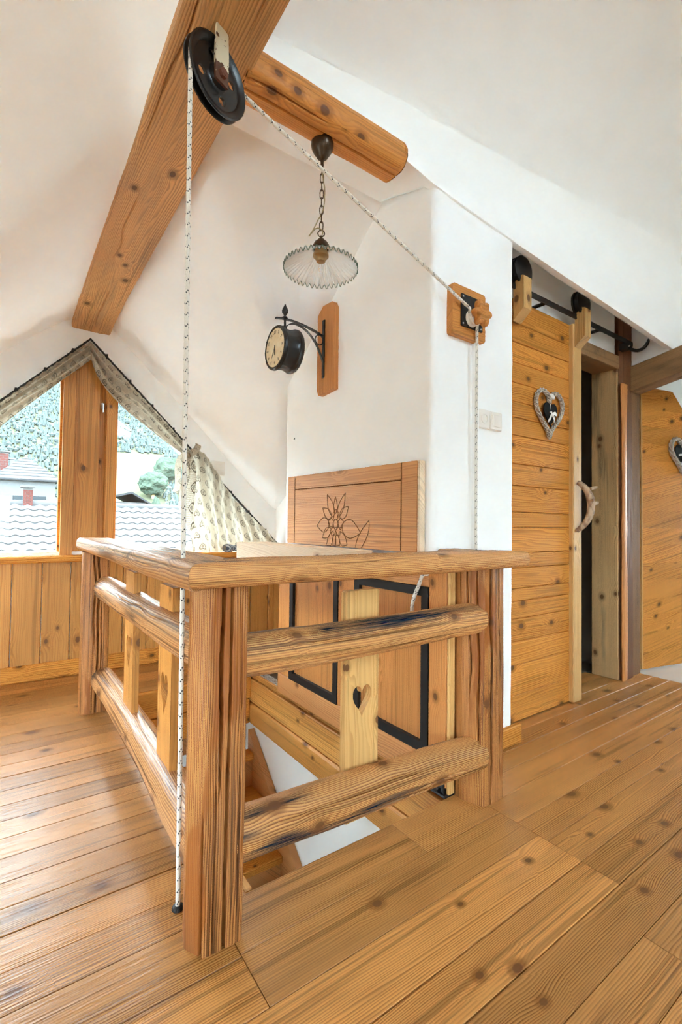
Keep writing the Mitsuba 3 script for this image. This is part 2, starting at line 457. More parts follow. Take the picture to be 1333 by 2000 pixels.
scene['meadow'] = {'type': 'twosided', 'bsdf': {'type': 'diffuse', 'reflectance': proc(grass_col)}}
scene['forest'] = {'type': 'twosided', 'bsdf': {'type': 'diffuse', 'reflectance': proc(forest_col)}}
scene['tree_green'] = {'type': 'twosided', 'bsdf': {'type': 'diffuse', 'reflectance': {'type': 'rgb', 'value': [.040, .053, .038]}}}
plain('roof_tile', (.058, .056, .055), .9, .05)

# ------------------------------------------------------------------ floor
OX0, OX1, OY0, OY1 = 0.56, 1.40, 1.20, 2.97           # stair opening
slab = Polygon([(-2.7, -3.7), (3.60, -3.7), (3.60, 3.75), (-2.7, 3.75)], [[(OX0, OY0), (OX1, OY0), (OX1, OY1), (OX0, OY1)]])
obj('floor', prism(slab, -0.25, -0.030, 'xy'), 'slab', kind='structure')


def plank(x0, x1, y0, y1, seed=None):
    g = 0.0008
    obj('plank', box(x0 + .0008, x1 - .0008, y0 + g, y1 - g, -.030, 0.0, .0011), 'floor_wood', 'floor', seed=seed)


rng = random.Random(11)
left_seams = [3.545, 3.34, 3.15, 2.985, 2.845, 2.712, 2.60, 2.496, 2.387, 2.2775, 2.166, 2.057, 1.953, 1.846, 1.738, 1.622, 1.516, 1.4145, 1.302, 1.19]
for k, (b, a) in enumerate(zip(left_seams, left_seams[1:])):
    gap = 0.003 if abs(a - 2.2775) < 1e-6 or abs(a - 1.4145) < 1e-6 else 0
    plank(-2.65, .472, a + gap, b)
for y0, y1 in ((1.19, 1.9), (1.9, 2.98)):
    plank(.472, OX0, y0 + (.01 if y0 < 1.2 else 0), y1)
far_seams = [3.545, 3.34, 3.15, OY1]
for b, a in zip(far_seams, far_seams[1:]):
    plank(.472, 1.86, a, b)
right_seams = [1.5, 1.405, 1.308, 1.207, 1.098, .977, .867, .757, .649, .535, .424, .31, .2, .09, -.03, -.15]
for k, (b, a) in enumerate(zip(right_seams, right_seams[1:])):
    if a > .97:
        plank(1.44 if b < 1.2 else 1.415, 3.60, a, b)
    elif a >= .75:
        plank(1.44, 3.60, a, b)
    elif abs(a - .649) < 1e-6:
        plank(-.8, 1.437, a, b - .002); plank(1.437, 3.60, a, b)
    elif abs(a - .535) < 1e-6:
        plank(-.8, 2.6, a, b - .0015); plank(2.6, 3.6, a, b)
    elif abs(a - .424) < 1e-6:
        plank(-.6, 1.306, a, b); plank(1.306, 3.6, a, b)
    else:
        xx = rng.uniform(.8, 2.4)
        plank(-.9, xx, a, b); plank(xx, 3.6, a, b)
plank(.475, 1.085, 1.047, OY0 + .012); plank(1.085, 1.44, 1.047, OY0 + .012)
plank(.475, 1.44, .90, 1.047); plank(-.8, 1.44, .757, .90)
plank(-2.65, .475, 1.04, 1.19); plank(-2.65, .475, .90, 1.04); plank(-2.65, -.8, .757, .90)
plank(-2.65, -.8, .649, .755); plank(-2.65, -.8, .535, .649)
for a in (.425, .315, .205, .095, -.015):
    plank(-2.65, -.9, a, a + .11)
obj('plank', box(-2.65, 3.6, -3.6, -.155, -.030, 0, .002), 'floor_wood', 'floor')       # boards far behind the camera
obj('plank', box(-2.65, -.9, -.155, -.015, -.030, 0, .002), 'floor_wood', 'floor')

# ------------------------------------------------------------------ walls
GY = 3.56
def rodz(x): return 2.2 - 1.03 * (.445 - x) if x < .445 else 2.2 - .975 * (x - .445)
hole = Polygon([(-.88, .80), (1.80, .80), (1.80, rodz(1.80) - .02), (.445, 2.17), (-.88, rodz(-.88) - .02)])
gable = Polygon([(-2.7, -2.6), (2.05, -2.6), (2.05, 2.9), (-2.7, 2.9)]).difference(hole)
obj('wall_gable', prism(gable, GY, GY + .20), 'plaster', kind='structure')
rng = random.Random(5)
xs = [-2.0 + .158 * k for k in range(26)]
for k in range(len(xs) - 1):
    x0, x1 = xs[k], min(xs[k + 1], 1.855)
    if x1 - x0 < .03: continue
    dx = rng.uniform(-.015, .015) if 0 < k < len(xs) - 2 else 0
    obj('wainscot_board', box(x0 + .002, x1 - .002, GY - .022, GY, .09, .735, .004), 'pine_z', 'wall_gable')
obj('baseboard_gable', box(-2.6, 1.86, GY - .035, GY - .001, 0.001, .105, .006), 'pine_x', kind='structure')
obj('trim_1', box(-2.0, .62, GY - .075, GY + .05, .735, .778, .008), 'pine_x', kind='structure', label='orange pine window sill board above the wainscot')
obj('trim_2', box(.62, 1.86, GY - .20, GY + .05, .745, .778, .012), 'pine_x', kind='structure', label='deep pine sill board under the right hand window')
# window frames in the gable
def boardpoly(x0, x1, z0, drop=.03):
    return [(x0, z0), (x1, z0), (x1, rodz(x1) - drop)] + ([(.445, 2.2 - drop)] if x0 < .445 < x1 else []) + [(x0, rodz(x0) - drop)]
for nm, xa, xb in (('window_1', -.88, .303), ('window_2', .62, 1.80)):
    key = tag(key_for(nm), None, None, None, 'structure')
    zb = .80
    top = lambda x: rodz(x) - .015
    outer = Polygon([(xa, zb - .025), (xb, zb - .025), (xb, top(xb)), (xa, top(xa))])
    inner = outer.buffer(-.014, join_style=2)
    obj('window_frame', prism(outer.difference(inner), GY + .02, GY + .085), 'pine_x', key)
    pane = Polygon([(xa + .03, zb), (xb - .005, zb), (xb - .005, top(xb) - .05), (xa + .005, top(xa) - .05)])
    v = np.array(pane.exterior.coords[:-1]); vv = np.c_[v[:, 0], np.full(4, GY + .055), v[:, 1]]
    obj('pane', trimesh.Trimesh(vv, [[0, 1, 2], [0, 2, 3]], process=False), 'pane_glass', key)
mull = thing('window_mullion', 'wide orange pine board pier between the two gable windows', 'window post')
for x0, x1, y0, y1 in ((.303, .371, -.020, .07), (.3755, .5185, .010, .07), (.5215, .557, .034, .07), (.559, .62, -.026, .07)):
    m = prism(boardpoly(x0, x1, .779), GY + y0, GY + y1)
    obj('board', m, 'pine_z', mull)
obj('window_handle', [box(.524, .543, GY - .018, GY + .012, 1.76, 1.80, .003), box(.528, .540, GY - .032, GY - .016, 1.73, 1.795, .003)], 'steel', mull, label='small grey window handle')

# chimney breast
def wall_block(x0, x1, y0, y1, z0, z1, seed=0, amp=.006, r=.018):
    q, nr = rounded_section([(x0, y0), (x1, y0), (x1, y1), (x0, y1)], r, 220)
    z = np.linspace(z0, z1, 110)
    P = np.stack([np.broadcast_to(q[None, :, 0], (110, 220)), np.broadcast_to(q[None, :, 1], (110, 220)), np.broadcast_to(z[:, None], (110, 220))], -1)
    d = plaster_noise(P, amp, seed)
    P = P.copy(); P[..., 0] += d * nr[None, :, 0]; P[..., 1] += d * nr[None, :, 1]
    P[..., 2] = np.minimum(P[..., 2], np.minimum(2.533 - .737 * (P[..., 1] - 1.695), np.interp(P[..., 0], [1.39, 1.952], [2.381, 2.339]) + .012 + 2.2 * np.maximum(P[..., 1] - 1.37, 0)))
    m = grid_mesh(P, closed_u=True)
    return m
obj('wall_chimney', wall_block(1.405, 1.945, 1.345, 2.57, -2.6, 2.75, 4, .005), 'plaster', smooth=True, kind='structure')
obj('wall_knee', [box(1.861, 1.99, 2.45, GY + .1, -2.6, 1.35), box(1.45, 1.99, 2.569, 2.60, -2.6, 1.9)], 'plaster', kind='structure')
for k in range(7):
    obj('wainscot_board', box(1.842, 1.862, 2.48 + .154 * k, 2.632 + .154 * k if k < 6 else 3.535, .09, .735, .003), 'pine_z', 'wall_knee')
# sliding-door wall with the dark room behind it
dw = Polygon([(1.94, -.2), (2.20, -.2), (2.20, 2.140), (3.307, 2.140), (3.307, 2.75), (1.94, 2.75)])
obj('wall_door', prism(dw, 1.515, 1.64), 'plaster', kind='structure')
obj('wall_dark', [box(1.94, 2.0, 1.641, 3.3, -.2, 2.6), box(3.55, 3.6, 1.66, 3.3, -.2, 2.6), box(1.94, 3.6, 3.25, 3.3, -.2, 2.6), box(1.94, 3.6, 1.641, 3.3, 2.4, 2.45)], 'dark_tile', kind='structure')
plank(2.0, 3.306, 1.5, 1.60); plank(2.0, 3.306, 1.60, 1.715)
obj('floor_dark', box(2.0, 3.55, 1.716, 3.25, -.029, -.002), 'dark_tile', kind='structure')
obj('shower_tray', box(2.95, 3.5, 2.05, 3.2, .001, .08, .012), 'white_plastic', label='white edge of a low tray on the dark room floor behind the sliding door', cat='shower tray')
# wall at the right with the doorway, and the room beyond
rw = Polygon([(1.60, 2.06), (1.60, 2.66), (1.30, 2.66), (1.275, 2.20), (1.257, 2.17), (1.257, 2.11), (1.47, 2.06)])
obj('wall_doorway', prism(rw, 3.47, 3.60, 'yz'), 'white_wall', kind='structure')
obj('floor_beyond', box(3.60, 6.6, -3.7, 3.3, -.25, .0), 'grey_tile', kind='structure', label='pale grey floor of the room beyond the doorway')
obj('wall_beyond', [box(3.6, 6.6, 1.78, 1.9, -.2, 3.2), box(3.6, 6.6, -3.7, -3.6, -.2, 3.2)], 'white_wall', kind='structure')
eastw = Polygon([(-3.7, -.2), (1.9, -.2), (1.9, 3.9), (-3.7, 3.9)], [[(.1, .85), (1.0, .85), (1.0, 1.8), (.1, 1.8)]])
obj('wall_right', prism(eastw, 6.5, 6.6, 'yz'), 'white_wall', kind='structure')
# left wall, back wall
lw = Polygon([(-3.7, -3.0), (3.8, -3.0), (3.8, 4.3), (-3.7, 4.3)], [[(-.3, .55), (2.3, .55), (2.3, 1.85), (-.3, 1.85)], [(.6, -2.0), (2.2, -2.0), (2.2, -.7), (.6, -.7)]])
obj('wall_left', prism(lw, -2.7, -2.6, 'yz'), 'plaster', kind='structure')
bw = Polygon([(-2.7, -3), (6.6, -3), (6.6, 1.75), (-2.7, 1.75)], [[(-1.7, .65), (.1, .65), (.1, 1.45), (-1.7, 1.45)]])
obj('wall_back', prism(bw, -3.7, -3.6), 'plaster', kind='structure')
# storey below the stairs
obj('floor_lower', box(-2.7, 2.0, -1.5, 3.7, -2.65, -2.55), 'grey_tile', kind='structure')
obj('wall_lower', [box(-2.7, 2.0, -1.5, -1.4, -2.6, -.25), box(1.94, 2.0, -1.5, 1.4, -2.6, -.25)], 'white_wall', kind='structure')
obj('wall_stair', box(1.4035, 1.50, 1.0, 3.2, -2.6, -.03), 'plaster', kind='structure')

# ------------------------------------------------------------------ ceilings
def Bz(y): return 2.473 - .737 * (y - 1.695)
def smax(a, b, k): return .5 * (a + b + np.sqrt((a - b) ** 2 + k * k))
def smin(a, b, k): return -smax(-a, -b, k)
def beam_z(y): return np.interp(y, [-1, 1.0, 3.56], [2.46, 2.40, 2.295])
def roof(x, y):
    s = np.clip((y - 2.45) / (GY - 2.45), 0, 1)
    A = (1 - s) * (2.331 - .765 * (x - .727)) + s * (2.272 - .971 * (x - .633))
    L = (1 - s) * (2.164 + .95 * (x - .076)) + s * (2.017 + .91 * (x + .039))
    z = smax(Bz(y), smin(A, L, .02), .035)
    cap = beam_z(y) + .045 + 1.35 * np.clip(.37 - x, 0, 9)
    return np.where(x < .372, smin(z, cap, .10), z)
def sheet(x, y, z, seed, amp=.010):
    P = np.stack(np.broadcast_arrays(x, y, z), -1).astype(float)
    P[..., 2] += plaster_noise(P, amp, seed)
    return grid_mesh(P)
X, Y = np.meshgrid(np.linspace(-2.7, .385, 190), np.linspace(-.35, GY + .02, 230), indexing='ij')
m1 = sheet(X, Y, roof(X, Y), 2)
X, Y = np.meshgrid(np.linspace(.46, 2.0, 150), np.linspace(1.66, GY + .02, 150), indexing='ij')
m2 = sheet(X, Y, roof(np.maximum(X, .373), Y), 2)
def section(x):
    yc = np.interp(x, [.40, .88, 1.245, 1.917, 3.55, 6.6], [1.46, 1.418, 1.386, 1.34, 1.208, 1.0])
    yb = np.interp(x, [.40, 1.95, 3.45, 6.6], [1.335, 1.335, 1.242, 1.046])
    zb = np.interp(x, [.40, 1.15, 1.39, 1.952, 3.45, 6.6], [2.435, 2.425, 2.381, 2.339, 2.156, 1.77])
    near = np.linspace(-.35, yc, 60)[:-1]
    s = np.linspace(0, 1, 18)
    by = yc + (yb - yc) * s + .010 * np.sin(s * PI); bz = Bz(yc) + (zb - Bz(yc)) * s
    if x < 1.40:
        ye, ze = 1.67, Bz(1.67)
    else:
        ye, ze = 1.62, 2.64
    t = np.linspace(0, 1, 20)[1:]
    if x < 1.40:
        uy = yb + (ye - yb) * t; uz = zb + (ze - zb) * t
    else:      # thin downstand, then the recess in which the door wheels run
        uy = np.interp(t, [0, .15, .65, 1], [yb, yb + .045, yb + .05, ye]); uz = np.interp(t, [0, .15, .65, 1], [zb, zb + .006, 2.60, ze])
    return np.c_[np.r_[near, by, uy], np.r_[Bz(near), bz, uz]]
xs = np.r_[np.linspace(.46, 1.39, 70), np.linspace(1.41, 6.6, 230)]
S = np.array([section(x) for x in xs])
P = np.stack([np.broadcast_to(xs[:, None], S.shape[:2]), S[..., 0], S[..., 1]], -1).copy()
k = plaster_noise(P, .008, 6); P[..., 2] += k; P[..., 1] += .4 * k
m3 = grid_mesh(P)
obj('ceiling', [m1, m2, m3], 'plaster', smooth=60, kind='structure')
# outer roof: the back slope with three roof windows, and a shell over the plaster
zr = Bz(-.35)
def slope_poly(y): return zr - .737 * (-.35 - y)
back = Polygon([(-2.7, -3.75), (6.6, -3.75), (6.6, -.35), (-2.7, -.35)], [[(x, -2.3), (x + .7, -2.3), (x + .7, -1.5), (x, -1.5)] for x in (1.2,)])
m = trimesh.creation.extrude_polygon(back, .06, engine='earcut'); m.vertices[:, 2] += slope_poly(m.vertices[:, 1])
shell = [m]
for (xa, xb, ya, yb) in ((-2.8, 6.7, -.40, 1.25), (-2.8, .3, 1.25, 3.8), (.3, 6.7, 1.2, 3.8)):
    v = np.array([(x, y, Bz(min(y, 1.25)) + .62 + (0 if y < 1.3 else .15)) for x in (xa, xb) for y in (ya, yb)])
    shell.append(trimesh.Trimesh(v, [[0, 1, 3], [0, 3, 2]], process=False))
v = np.array([(x, -.35, z) for x in (-2.8, 6.7) for z in (zr - .02, zr + .8)]); shell.append(trimesh.Trimesh(v, [[0, 1, 3], [0, 3, 2]], process=False))
v = np.array([(-2.8, y, z) for y in (-.4, 3.8) for z in (1.0, 4.9)]); shell.append(trimesh.Trimesh(v, [[0, 1, 3], [0, 3, 2]], process=False))
v = np.array([(x, 3.79, z) for x in (-2.8, 6.7) for z in (2.5, 4.9)]); shell.append(trimesh.Trimesh(v, [[0, 1, 3], [0, 3, 2]], process=False))
obj('ceiling_outer', shell, 'white_wall', kind='structure')

# ------------------------------------------------------------------ roof timbers
q, nr = rounded_section([(.362, 0), (.594, 0), (.594, .19), (.362, .19)], .012, 300)
def beam_shift(a):
    z = np.interp(a, [-1, 1.0, 3.30, 3.56], [2.46, 2.40, 2.305, 2.272])
    return np.stack([-.022 * np.clip((a - 1.0) / 2.5, 0, 1) * 1.0 * (1 + 0 * a), z], -1)
m = bar('y', q, nr, -.3, GY + .02, M=220, amp=.006, freq=(1.2, 9), seed=3, shift=beam_shift, cracks=((.03, .2, 1.9, .0035, .012, .02), (.14, 2.9, 3.52, .003, .010, .01), (.21, .5, 1.3, .003, .008, .02), (.09, 2.0, 2.7, .003, .008, .03)))
obj('ridge_beam', m, 'beam_y', smooth=50, label='thick honey brown ridge beam running under the peak of the white ceiling', cat='beam')
q, nr = rounded_section([(1.320, 2.372), (1.462, 2.372), (1.468, 2.50), (1.345, 2.49), (1.318, 2.44)], .045, 260)
m = bar('x', q, nr, .57, 1.235, M=120, amp=.008, freq=(3.5, 7), seed=8, end=.02, cracks=((.12, .45, 1.30, .0045, .018, .02), (.03, .55, .9, .003, .010, .04)))
obj('roof_purlin', m, 'purlin_x', smooth=50, label='short rounded orange brown roof purlin that carries the pendant lamp', cat='beam')

# ------------------------------------------------------------------ railing
rl = thing('railing', 'rustic log railing with square posts and flat handrail around the stair opening', 'railing')
def rect_post(pts, z1, seed, cracks, r=.014, sc=None, name='post', shift=None, mat='post_z', amp=.004):
    q, nr = rounded_section(pts, r, 300)
    m = bar('z', q, nr, 0.0, z1, M=200, amp=amp, freq=(1.6, 12), seed=seed, cracks=cracks, scale=sc, shift=shift, fine=.0007)
    return obj(name, m, mat, rl, smooth=45)
rect_post([(.392, 1.215), (.371, 1.138), (.398, 1.085), (.497, 1.082), (.503, 1.215)], .846, 1,
          ((.362, .34, 1.05, .0042, .055, .014), (.402, -.15, .60, .0040, .055, .016), (.410, .45, .98, .0030, .030, .006), (.275, -.15, .34, .0035, .018, .006), (.10, .15, .62, .005, .018, .01), (.345, -.1, .5, .002, .007, .02), (.468, .0, .8, .002, .007, .015)))
rect_post([(.352, 2.915), (.345, 2.80), (.385, 2.775), (.475, 2.782), (.49, 2.915)], .836, 2,
          ((.385, -.1, .95, .0055, .03, .03), (.345, .3, 1.0, .005, .022, .03), (.42, .1, .6, .003, .012, .02), (.16, .1, .8, .003, .012, .02)), r=.025)
rect_post([(1.40, 1.255), (1.392, 1.175), (1.418, 1.102), (1.455, 1.092), (1.542, 1.10), (1.545, 1.255)], .852, 3,
          ((.335, -.1, .98, .0045, .026, .018), (.43, .05, 1.0, .0035, .018, .02), (.24, .1, .9, .004, .016, .02), (.18, .3, .95, .003, .012, .03), (.385, .2, .8, .002, .008, .02), (.465, -.1, .6, .002, .008, .02)), r=.018)
# handrails: flat boards with softened edges, mitred at the corner
def rail_section(b0, b1, z0, z1, r=.024): return rounded_section([(b0, z0), (b1, z0), (b1, z1), (b0, z1)], r, 110)
q, nr = rail_section(1.045, 1.222, .846, .906)
m = bar('x', q, nr, lambda s: .336 + (s[:, 0] - 1.045) * .98, 1.615, M=180, amp=.006, freq=(2.2, 7), seed=12, cracks=((.90, .4, 1.1, .002, .008, .03), (.06, .3, 1.0, .002, .006, .03)), end=0.0)
obj('handrail', m, 'log_x', rl, smooth=50)
q, nr = rail_section(.334, .512, .842, .906)
m = bar('y', q, nr, lambda s: 1.046 + (s[:, 0] - .334) * .98, 2.985, M=200, amp=.007, freq=(2.2, 7), seed=15, cracks=((.5, 1.8, 2.8, .002, .006, .03),), end=.0)
obj('handrail', m, 'log_y', rl, smooth=50, label='handrail along the window side, bleached almost white')
q, nr = rail_section(1.415, 1.545, .850, .905)
obj('handrail', bar('y', q, nr, 1.16, 1.335, M=40, amp=.003, seed=5, end=.01), 'log_y', rl, smooth=50)
def log(axis, b0, c0, b1, c1, r0, r1, a0, a1, seed, mat, cracks=()):
    q, nr = circle_section(0, 0, 1.0, 128)
    def sh(a):
        t = (a - a0) / (a1 - a0)
        return np.stack([b0 + (b1 - b0) * t + .006 * np.sin(t * 5 + seed), c0 + (c1 - c0) * t + .005 * np.sin(t * 4 + seed * 2)], -1)
    M = 200
    m = bar(axis, q * r0, nr, a0, a1, M=M, amp=.0065, freq=(3.0, 13), seed=seed, shift=sh, scale=lambda s: 1 + (r1 / r0 - 1) * s, cracks=cracks, end=.006)
    return obj('log_rail', m, mat, rl, smooth=60)
log('x', 1.150, .663, 1.142, .657, .054, .056, .47, 1.438, 21, 'log_x', ((.45, .6, 1.2, .003, .008, .05), (.62, .5, .9, .003, .008, .03)))
log('x', 1.150, .210, 1.142, .174, .064, .061, .47, 1.440, 22, 'log_x', ((.42, .5, 1.2, .004, .012, .05), (.60, .6, 1.3, .004, .010, .06), (.53, .8, 1.42, .003, .010, .03)))
log('y', .458, .660, .455, .646, .058, .062, 1.20, 2.80, 23, 'log_y', ((.40, 1.4, 2.4, .003, .006, .05),))
log('y', .460, .158, .455, .162, .062, .058, 1.20, 2.80, 24, 'log_y', ((.55, 1.4, 2.2, .003, .008, .05),))
# heart slats
def slat(plane, c0, c1, z0, z1, off0, off1, hz, hw, hh):
    p = Polygon([(c0, z0 + .006), (c0 + .006, z0), (c1 - .006, z0), (c1, z0 + .006), (c1, z1 - .004), (c1 - .004, z1), (c0 + .004, z1), (c0, z1 - .004)])
    h = Polygon(heart_poly(hw, hh) + np.array([(c0 + c1) / 2, hz]))
    return prism(p.difference(h), off0, off1, plane)
obj('slat', slat('xz', .857, .987, .095, .795, 1.172, 1.197, .452, .072, .098), 'pale_pine_z', rl)
obj('slat', slat('yz', 1.543, 1.695, .08, .790, .446, .472, .432, .082, .14), 'pine_z', rl)
obj('slat', slat('yz', 2.085, 2.242, .08, .790, .446, .472, .448, .082, .14), 'pine_z', rl)

# ------------------------------------------------------------------ stair opening: facing boards, stair
def facing(m, mat): return obj('facing_board', m, mat, of)
of = thing('opening_lining', 'stepped pine facing boards lining the right and far edge of the stair opening', 'trim')
facing(box(1.372, 1.402, 1.222, 2.966, -.185, -.038, .004), 'pine_y')
facing(box(1.362, 1.402, 1.222, 2.966, -.325, -.190, .010), 'pine_y')
facing(box(1.385, 1.403, 1.205, 2.965, -.034, .001, .003), 'pine_y')
facing(box(.57, 1.371, 2.935, 2.968, -.16, -.002, .004), 'pine_x')
facing(box(.57, 1.361, 2.925, 2.968, -.32, -.165, .006), 'pine_x')
facing(box(OX0 - .002, .585, 1.22, 2.93, -.30, -.001, .004), 'pine_y')
facing(box(.585, 1.36, 1.201, 1.22, -.25, -.031, .002), 'pine_x')
st = thing('staircase', 'steep pine staircase with closed treads going down below the railing', 'staircase')
pz = lambda y: -.273 + .83 * (y - 3.051)
for x0, x1 in ((1.358, 1.400), (.60, .64)):
    p = [(2.94, pz(2.94) - .30), (2.94, pz(2.94)), (1.25, pz(1.25)), (1.25, pz(1.25) - .30)]
    obj('stringer', prism(p, x0, x1, 'yz'), 'red_pine_y', st)
for k in range(9):
    zt = -.272 - .212 * k; yn = 3.06 - .2 * k + .02
    if yn > 2.95: continue
    obj('tread', box(.64, 1.358, yn - .035 - .0, min(yn + .225, 2.93), zt - .042, zt, .005), 'pine_x', st)
    obj('riser', box(.64, 1.358, yn + .19, yn + .205, zt, zt + .168), 'red_pine_y', st)
    obj('cleat', box(1.322, 1.358, yn + .03, min(yn + .20, 2.93), zt - .16, zt - .042, .003), 'red_pine_y', st)

# ------------------------------------------------------------------ trap door and carved board
td = thing('trap_door', 'raised pine trap door with black framed panels standing against the chimney', 'trap door')
TX0, TX1 = 1.352, 1.384
# stiles, rails
zb, zt_ = .004, .872
def bd(y0, y1, z0, z1, mat, name, x0=TX0, x1=TX1, b=.003): return obj(name, box(x0, x1, y0, y1, z0, z1, b), mat, td)
bd(1.217, 1.308, .03, zt_, 'red_pine_z', 'stile')
bd(1.784, 1.917, .118, .758, 'red_pine_z', 'stile')
bd(2.396, 2.531, .118, .758, 'red_pine_z', 'stile')
bd(1.309, 2.531, .004, .117, 'red_pine_y', 'rail')
bd(1.309, 2.531, .759, zt_, 'red_pine_y', 'rail')
for y0, y1 in ((1.309, 1.783), (1.918, 2.395)):
    obj('panel', box(TX0 + .014, TX1 - .006, y0 + .012, y1 - .012, .13, .745), 'red_pine_z', td)
    outer = Polygon([(y0, .118), (y1, .118), (y1, .758), (y0, .758)]); inner = Polygon([(y0 + .036, .156), (y1 - .036, .156), (y1 - .036, .722), (y0 + .036, .722)])
    obj('moulding', prism(outer.difference(inner), TX0 - .004, TX0 + .015, 'yz'), 'iron_matt', td, label='black moulding framing a panel')
bd(1.203, 1.2165, .01, zt_, 'pale_pine_z', 'edge_batten', TX0 + .002, TX1 + .002)
obj('ledge', prism([(1.355, 1.66), (1.355, 2.72), (1.135, 2.66), (1.262, 1.655)][::-1], .785, .884, 'xy'), 'pale_pine_y', td, label='pale grey tapered ledge across the raised trap door')
hg = [box(1.335, 1.39, 1.205, 1.40, .003, .012, .002), frame(trimesh.creation.cylinder(.011, .12, sections=16), (1.345, 1.30, .018), (1, 0, 0), (0, 0, 1), (0, 1, 0)),
      box(1.344, 1.352, 1.22, 1.33, .01, .06, .002), frame(trimesh.creation.cylinder(.008, .03, sections=12), (1.345, 1.38, .018), (1, 0, 0), (0, 1, 0), (0, 0, 1))]
obj('hinge', hg, 'iron', td, label='black iron hinge at the floor')
# rope stub knotted through the trap door
rs = thing('knotted_rope', 'short white rope end knotted at the top rail of the raised trap door', 'rope')
pth = spline([(1.340, 1.310, .820), (1.330, 1.318, .808), (1.334, 1.337, .780), (1.336, 1.366, .728), (1.337, 1.383, .68), (1.345, 1.388, .63)], 40)
m, uv = tube(pth, .0075, 12, uvscale=True); obj('strand', m, 'rope_cord', rs, smooth=True, uv=uv)
kn = trimesh.creation.icosphere(2, .017); kn.vertices *= (.8, 1, 1); kn.vertices += (1.339, 1.310, .820); obj('knot', kn, 'rope_cord', rs, smooth=True)

cb = thing('carved_board', 'pine board with a carved edelweiss flower standing on the raised trap door', 'carved board')
BX = 1.366
body = prism([(1.392, .888), (2.462, .888), (2.462, 1.272), (1.392, 1.262)], BX, 1.386, 'yz')
obj('panel', body, 'red_pine_y', cb)
obj('end_strip', box(BX + .001, 1.399, 1.376, 1.3915, .888, 1.262, .003), 'pale_pine_y', cb, label='weathered grey end grain edge')
def groove(pts, w=.0046, closed=False):
    """Carved line: a shallow sunk V cord on the board face."""
    pts = np.array(pts, float); p3 = np.c_[np.full(len(pts), BX + .0006), pts]
    return tube(p3, w / 2, 6)
gl = [groove([(y, .89), (y, 1.262)], .006) for y in (1.485, 2.381)] + [groove(np.c_[np.linspace(1.486, 2.380, 20), np.linspace(1.188, 1.194, 20)], .006)]
def ipx(px, py):      # carving traced on the board's own face, in board coordinates (y along the board, z up)
    return (2.146 - .00405 * (px - 620) + .0000045 * (px - 620) ** 2 * 1.0, 1.0)
def petal(c, ang, r0, L, w):
    a = math.radians(ang); d = np.array([-math.cos(a), math.sin(a)]); n = np.array([d[1], -d[0]])
    t = np.linspace(0, 1, 14)
    prof = np.sin(np.clip(t, 0, 1) ** .8 * PI) * w / 2
    ctr = np.array(c) + np.outer(r0 + L * t, d)
    return np.vstack([ctr + prof[:, None] * n, (ctr - prof[:, None] * n)[::-1]])
C = (1.966, 1.002)
for ang, r0, L, w in ((62, .035, .135, .045), (92, .05, .085, .032), (118, .035, .135, .05), (38, .045, .09, .05), (146, .045, .10, .05), (-12, .05, .16, .09), (184, .055, .12, .075), (212, .05, .09, .05), (240, .045, .12, .045), (262, .05, .10, .035), (281, .05, .12, .035), (308, .05, .12, .05)):
    p = petal(C, ang, r0, L, w); p = p[p[:, 1] > .889]
    gl.append(groove(p))
for dy, dz, r in ((0, 0, .021), (.0, .044, .024), (.043, .004, .023), (-.042, .002, .023), (.022, -.040, .021), (-.024, -.040, .021)):
    th = np.linspace(0, 2 * PI, 22); rr = r * (1 + .14 * np.sin(5 * th))
    gl.append(groove(np.c_[C[0] + dy + rr * np.cos(th), C[1] + dz + rr * np.sin(th)]))
t = np.linspace(0, 1, 16)
gl.append(groove(np.c_[1.80 - .10 * t + .02 * np.sin(t * PI), .89 + .128 * t])); gl.append(groove(np.c_[1.70 + .055 * (1 - t) ** 1.5 - .012 * np.sin(t * PI), .89 + .128 * t]))
obj('carving', gl, 'carved', cb, label='carved brown lines of an edelweiss and a leaf')

# ------------------------------------------------------------------ pulley and rope
pu = thing('pulley', 'black iron pulley wheel hanging on a flaking strap under the ridge beam', 'pulley')
PC = np.array([.462, 1.286, 2.258]); pn = np.array([.38, -.925, 0]); pn /= np.linalg.norm(pn); ph = np.array([.925, .38, 0.0]); ph /= np.linalg.norm(ph)
prof = [(.016, .017), (.030, .017), (.033, .008), (.040, .004), (.080, .004), (.086, .010), (.101, .015), (.105, .012), (.104, .009), (.088, .003), (.086, 0), (.088, -.003), (.104, -.009), (.105, -.012), (.101, -.015), (.086, -.010), (.080, -.004), (.040, -.004), (.033, -.008), (.030, -.017), (.016, -.017), (.016, .017)]
wheel = lathe(prof, 96)
import manifold3d as m3d
def to_m(m): return m3d.Manifold(m3d.Mesh(np.asarray(m.vertices, np.float32), np.asarray(m.faces, np.uint32)))
def from_m(M):
    g = M.to_mesh(); return trimesh.Trimesh(g.vert_properties[:, :3], g.tri_verts, process=False)
W = m3d.CrossSection([[(r, z) for r, z in prof[:-1]][::-1]]).revolve(96)
for k in range(4):
    a = math.radians(20 + 90 * k)
    W = W - m3d.Manifold.cylinder(.08, .0125, .0125, 24, True).translate((.058 * math.cos(a), .058 * math.sin(a), 0))
wheel = from_m(W)
obj('wheel', frame(wheel, PC, ph, np.array([0, 0, 1.0]), pn), 'iron', pu, smooth=35)
sp = Polygon([(-.023, -.026), (.023, -.026), (.025, .05), (.021, .148), (-.021, .148), (-.025, .05)])
strap = prism(sp, .017, .024, 'xz')   # local x, z, thickness along y -> wheel normal
obj('strap', frame(strap, PC, ph, pn, np.array([0, 0, 1.0])), 'flaking_paint', pu, label='strap with flaking cream paint')
sp2 = prism(Polygon([(-.016, -.02), (.016, -.02), (.016, .148), (-.016, .148)]), -.024, -.017, 'xz')
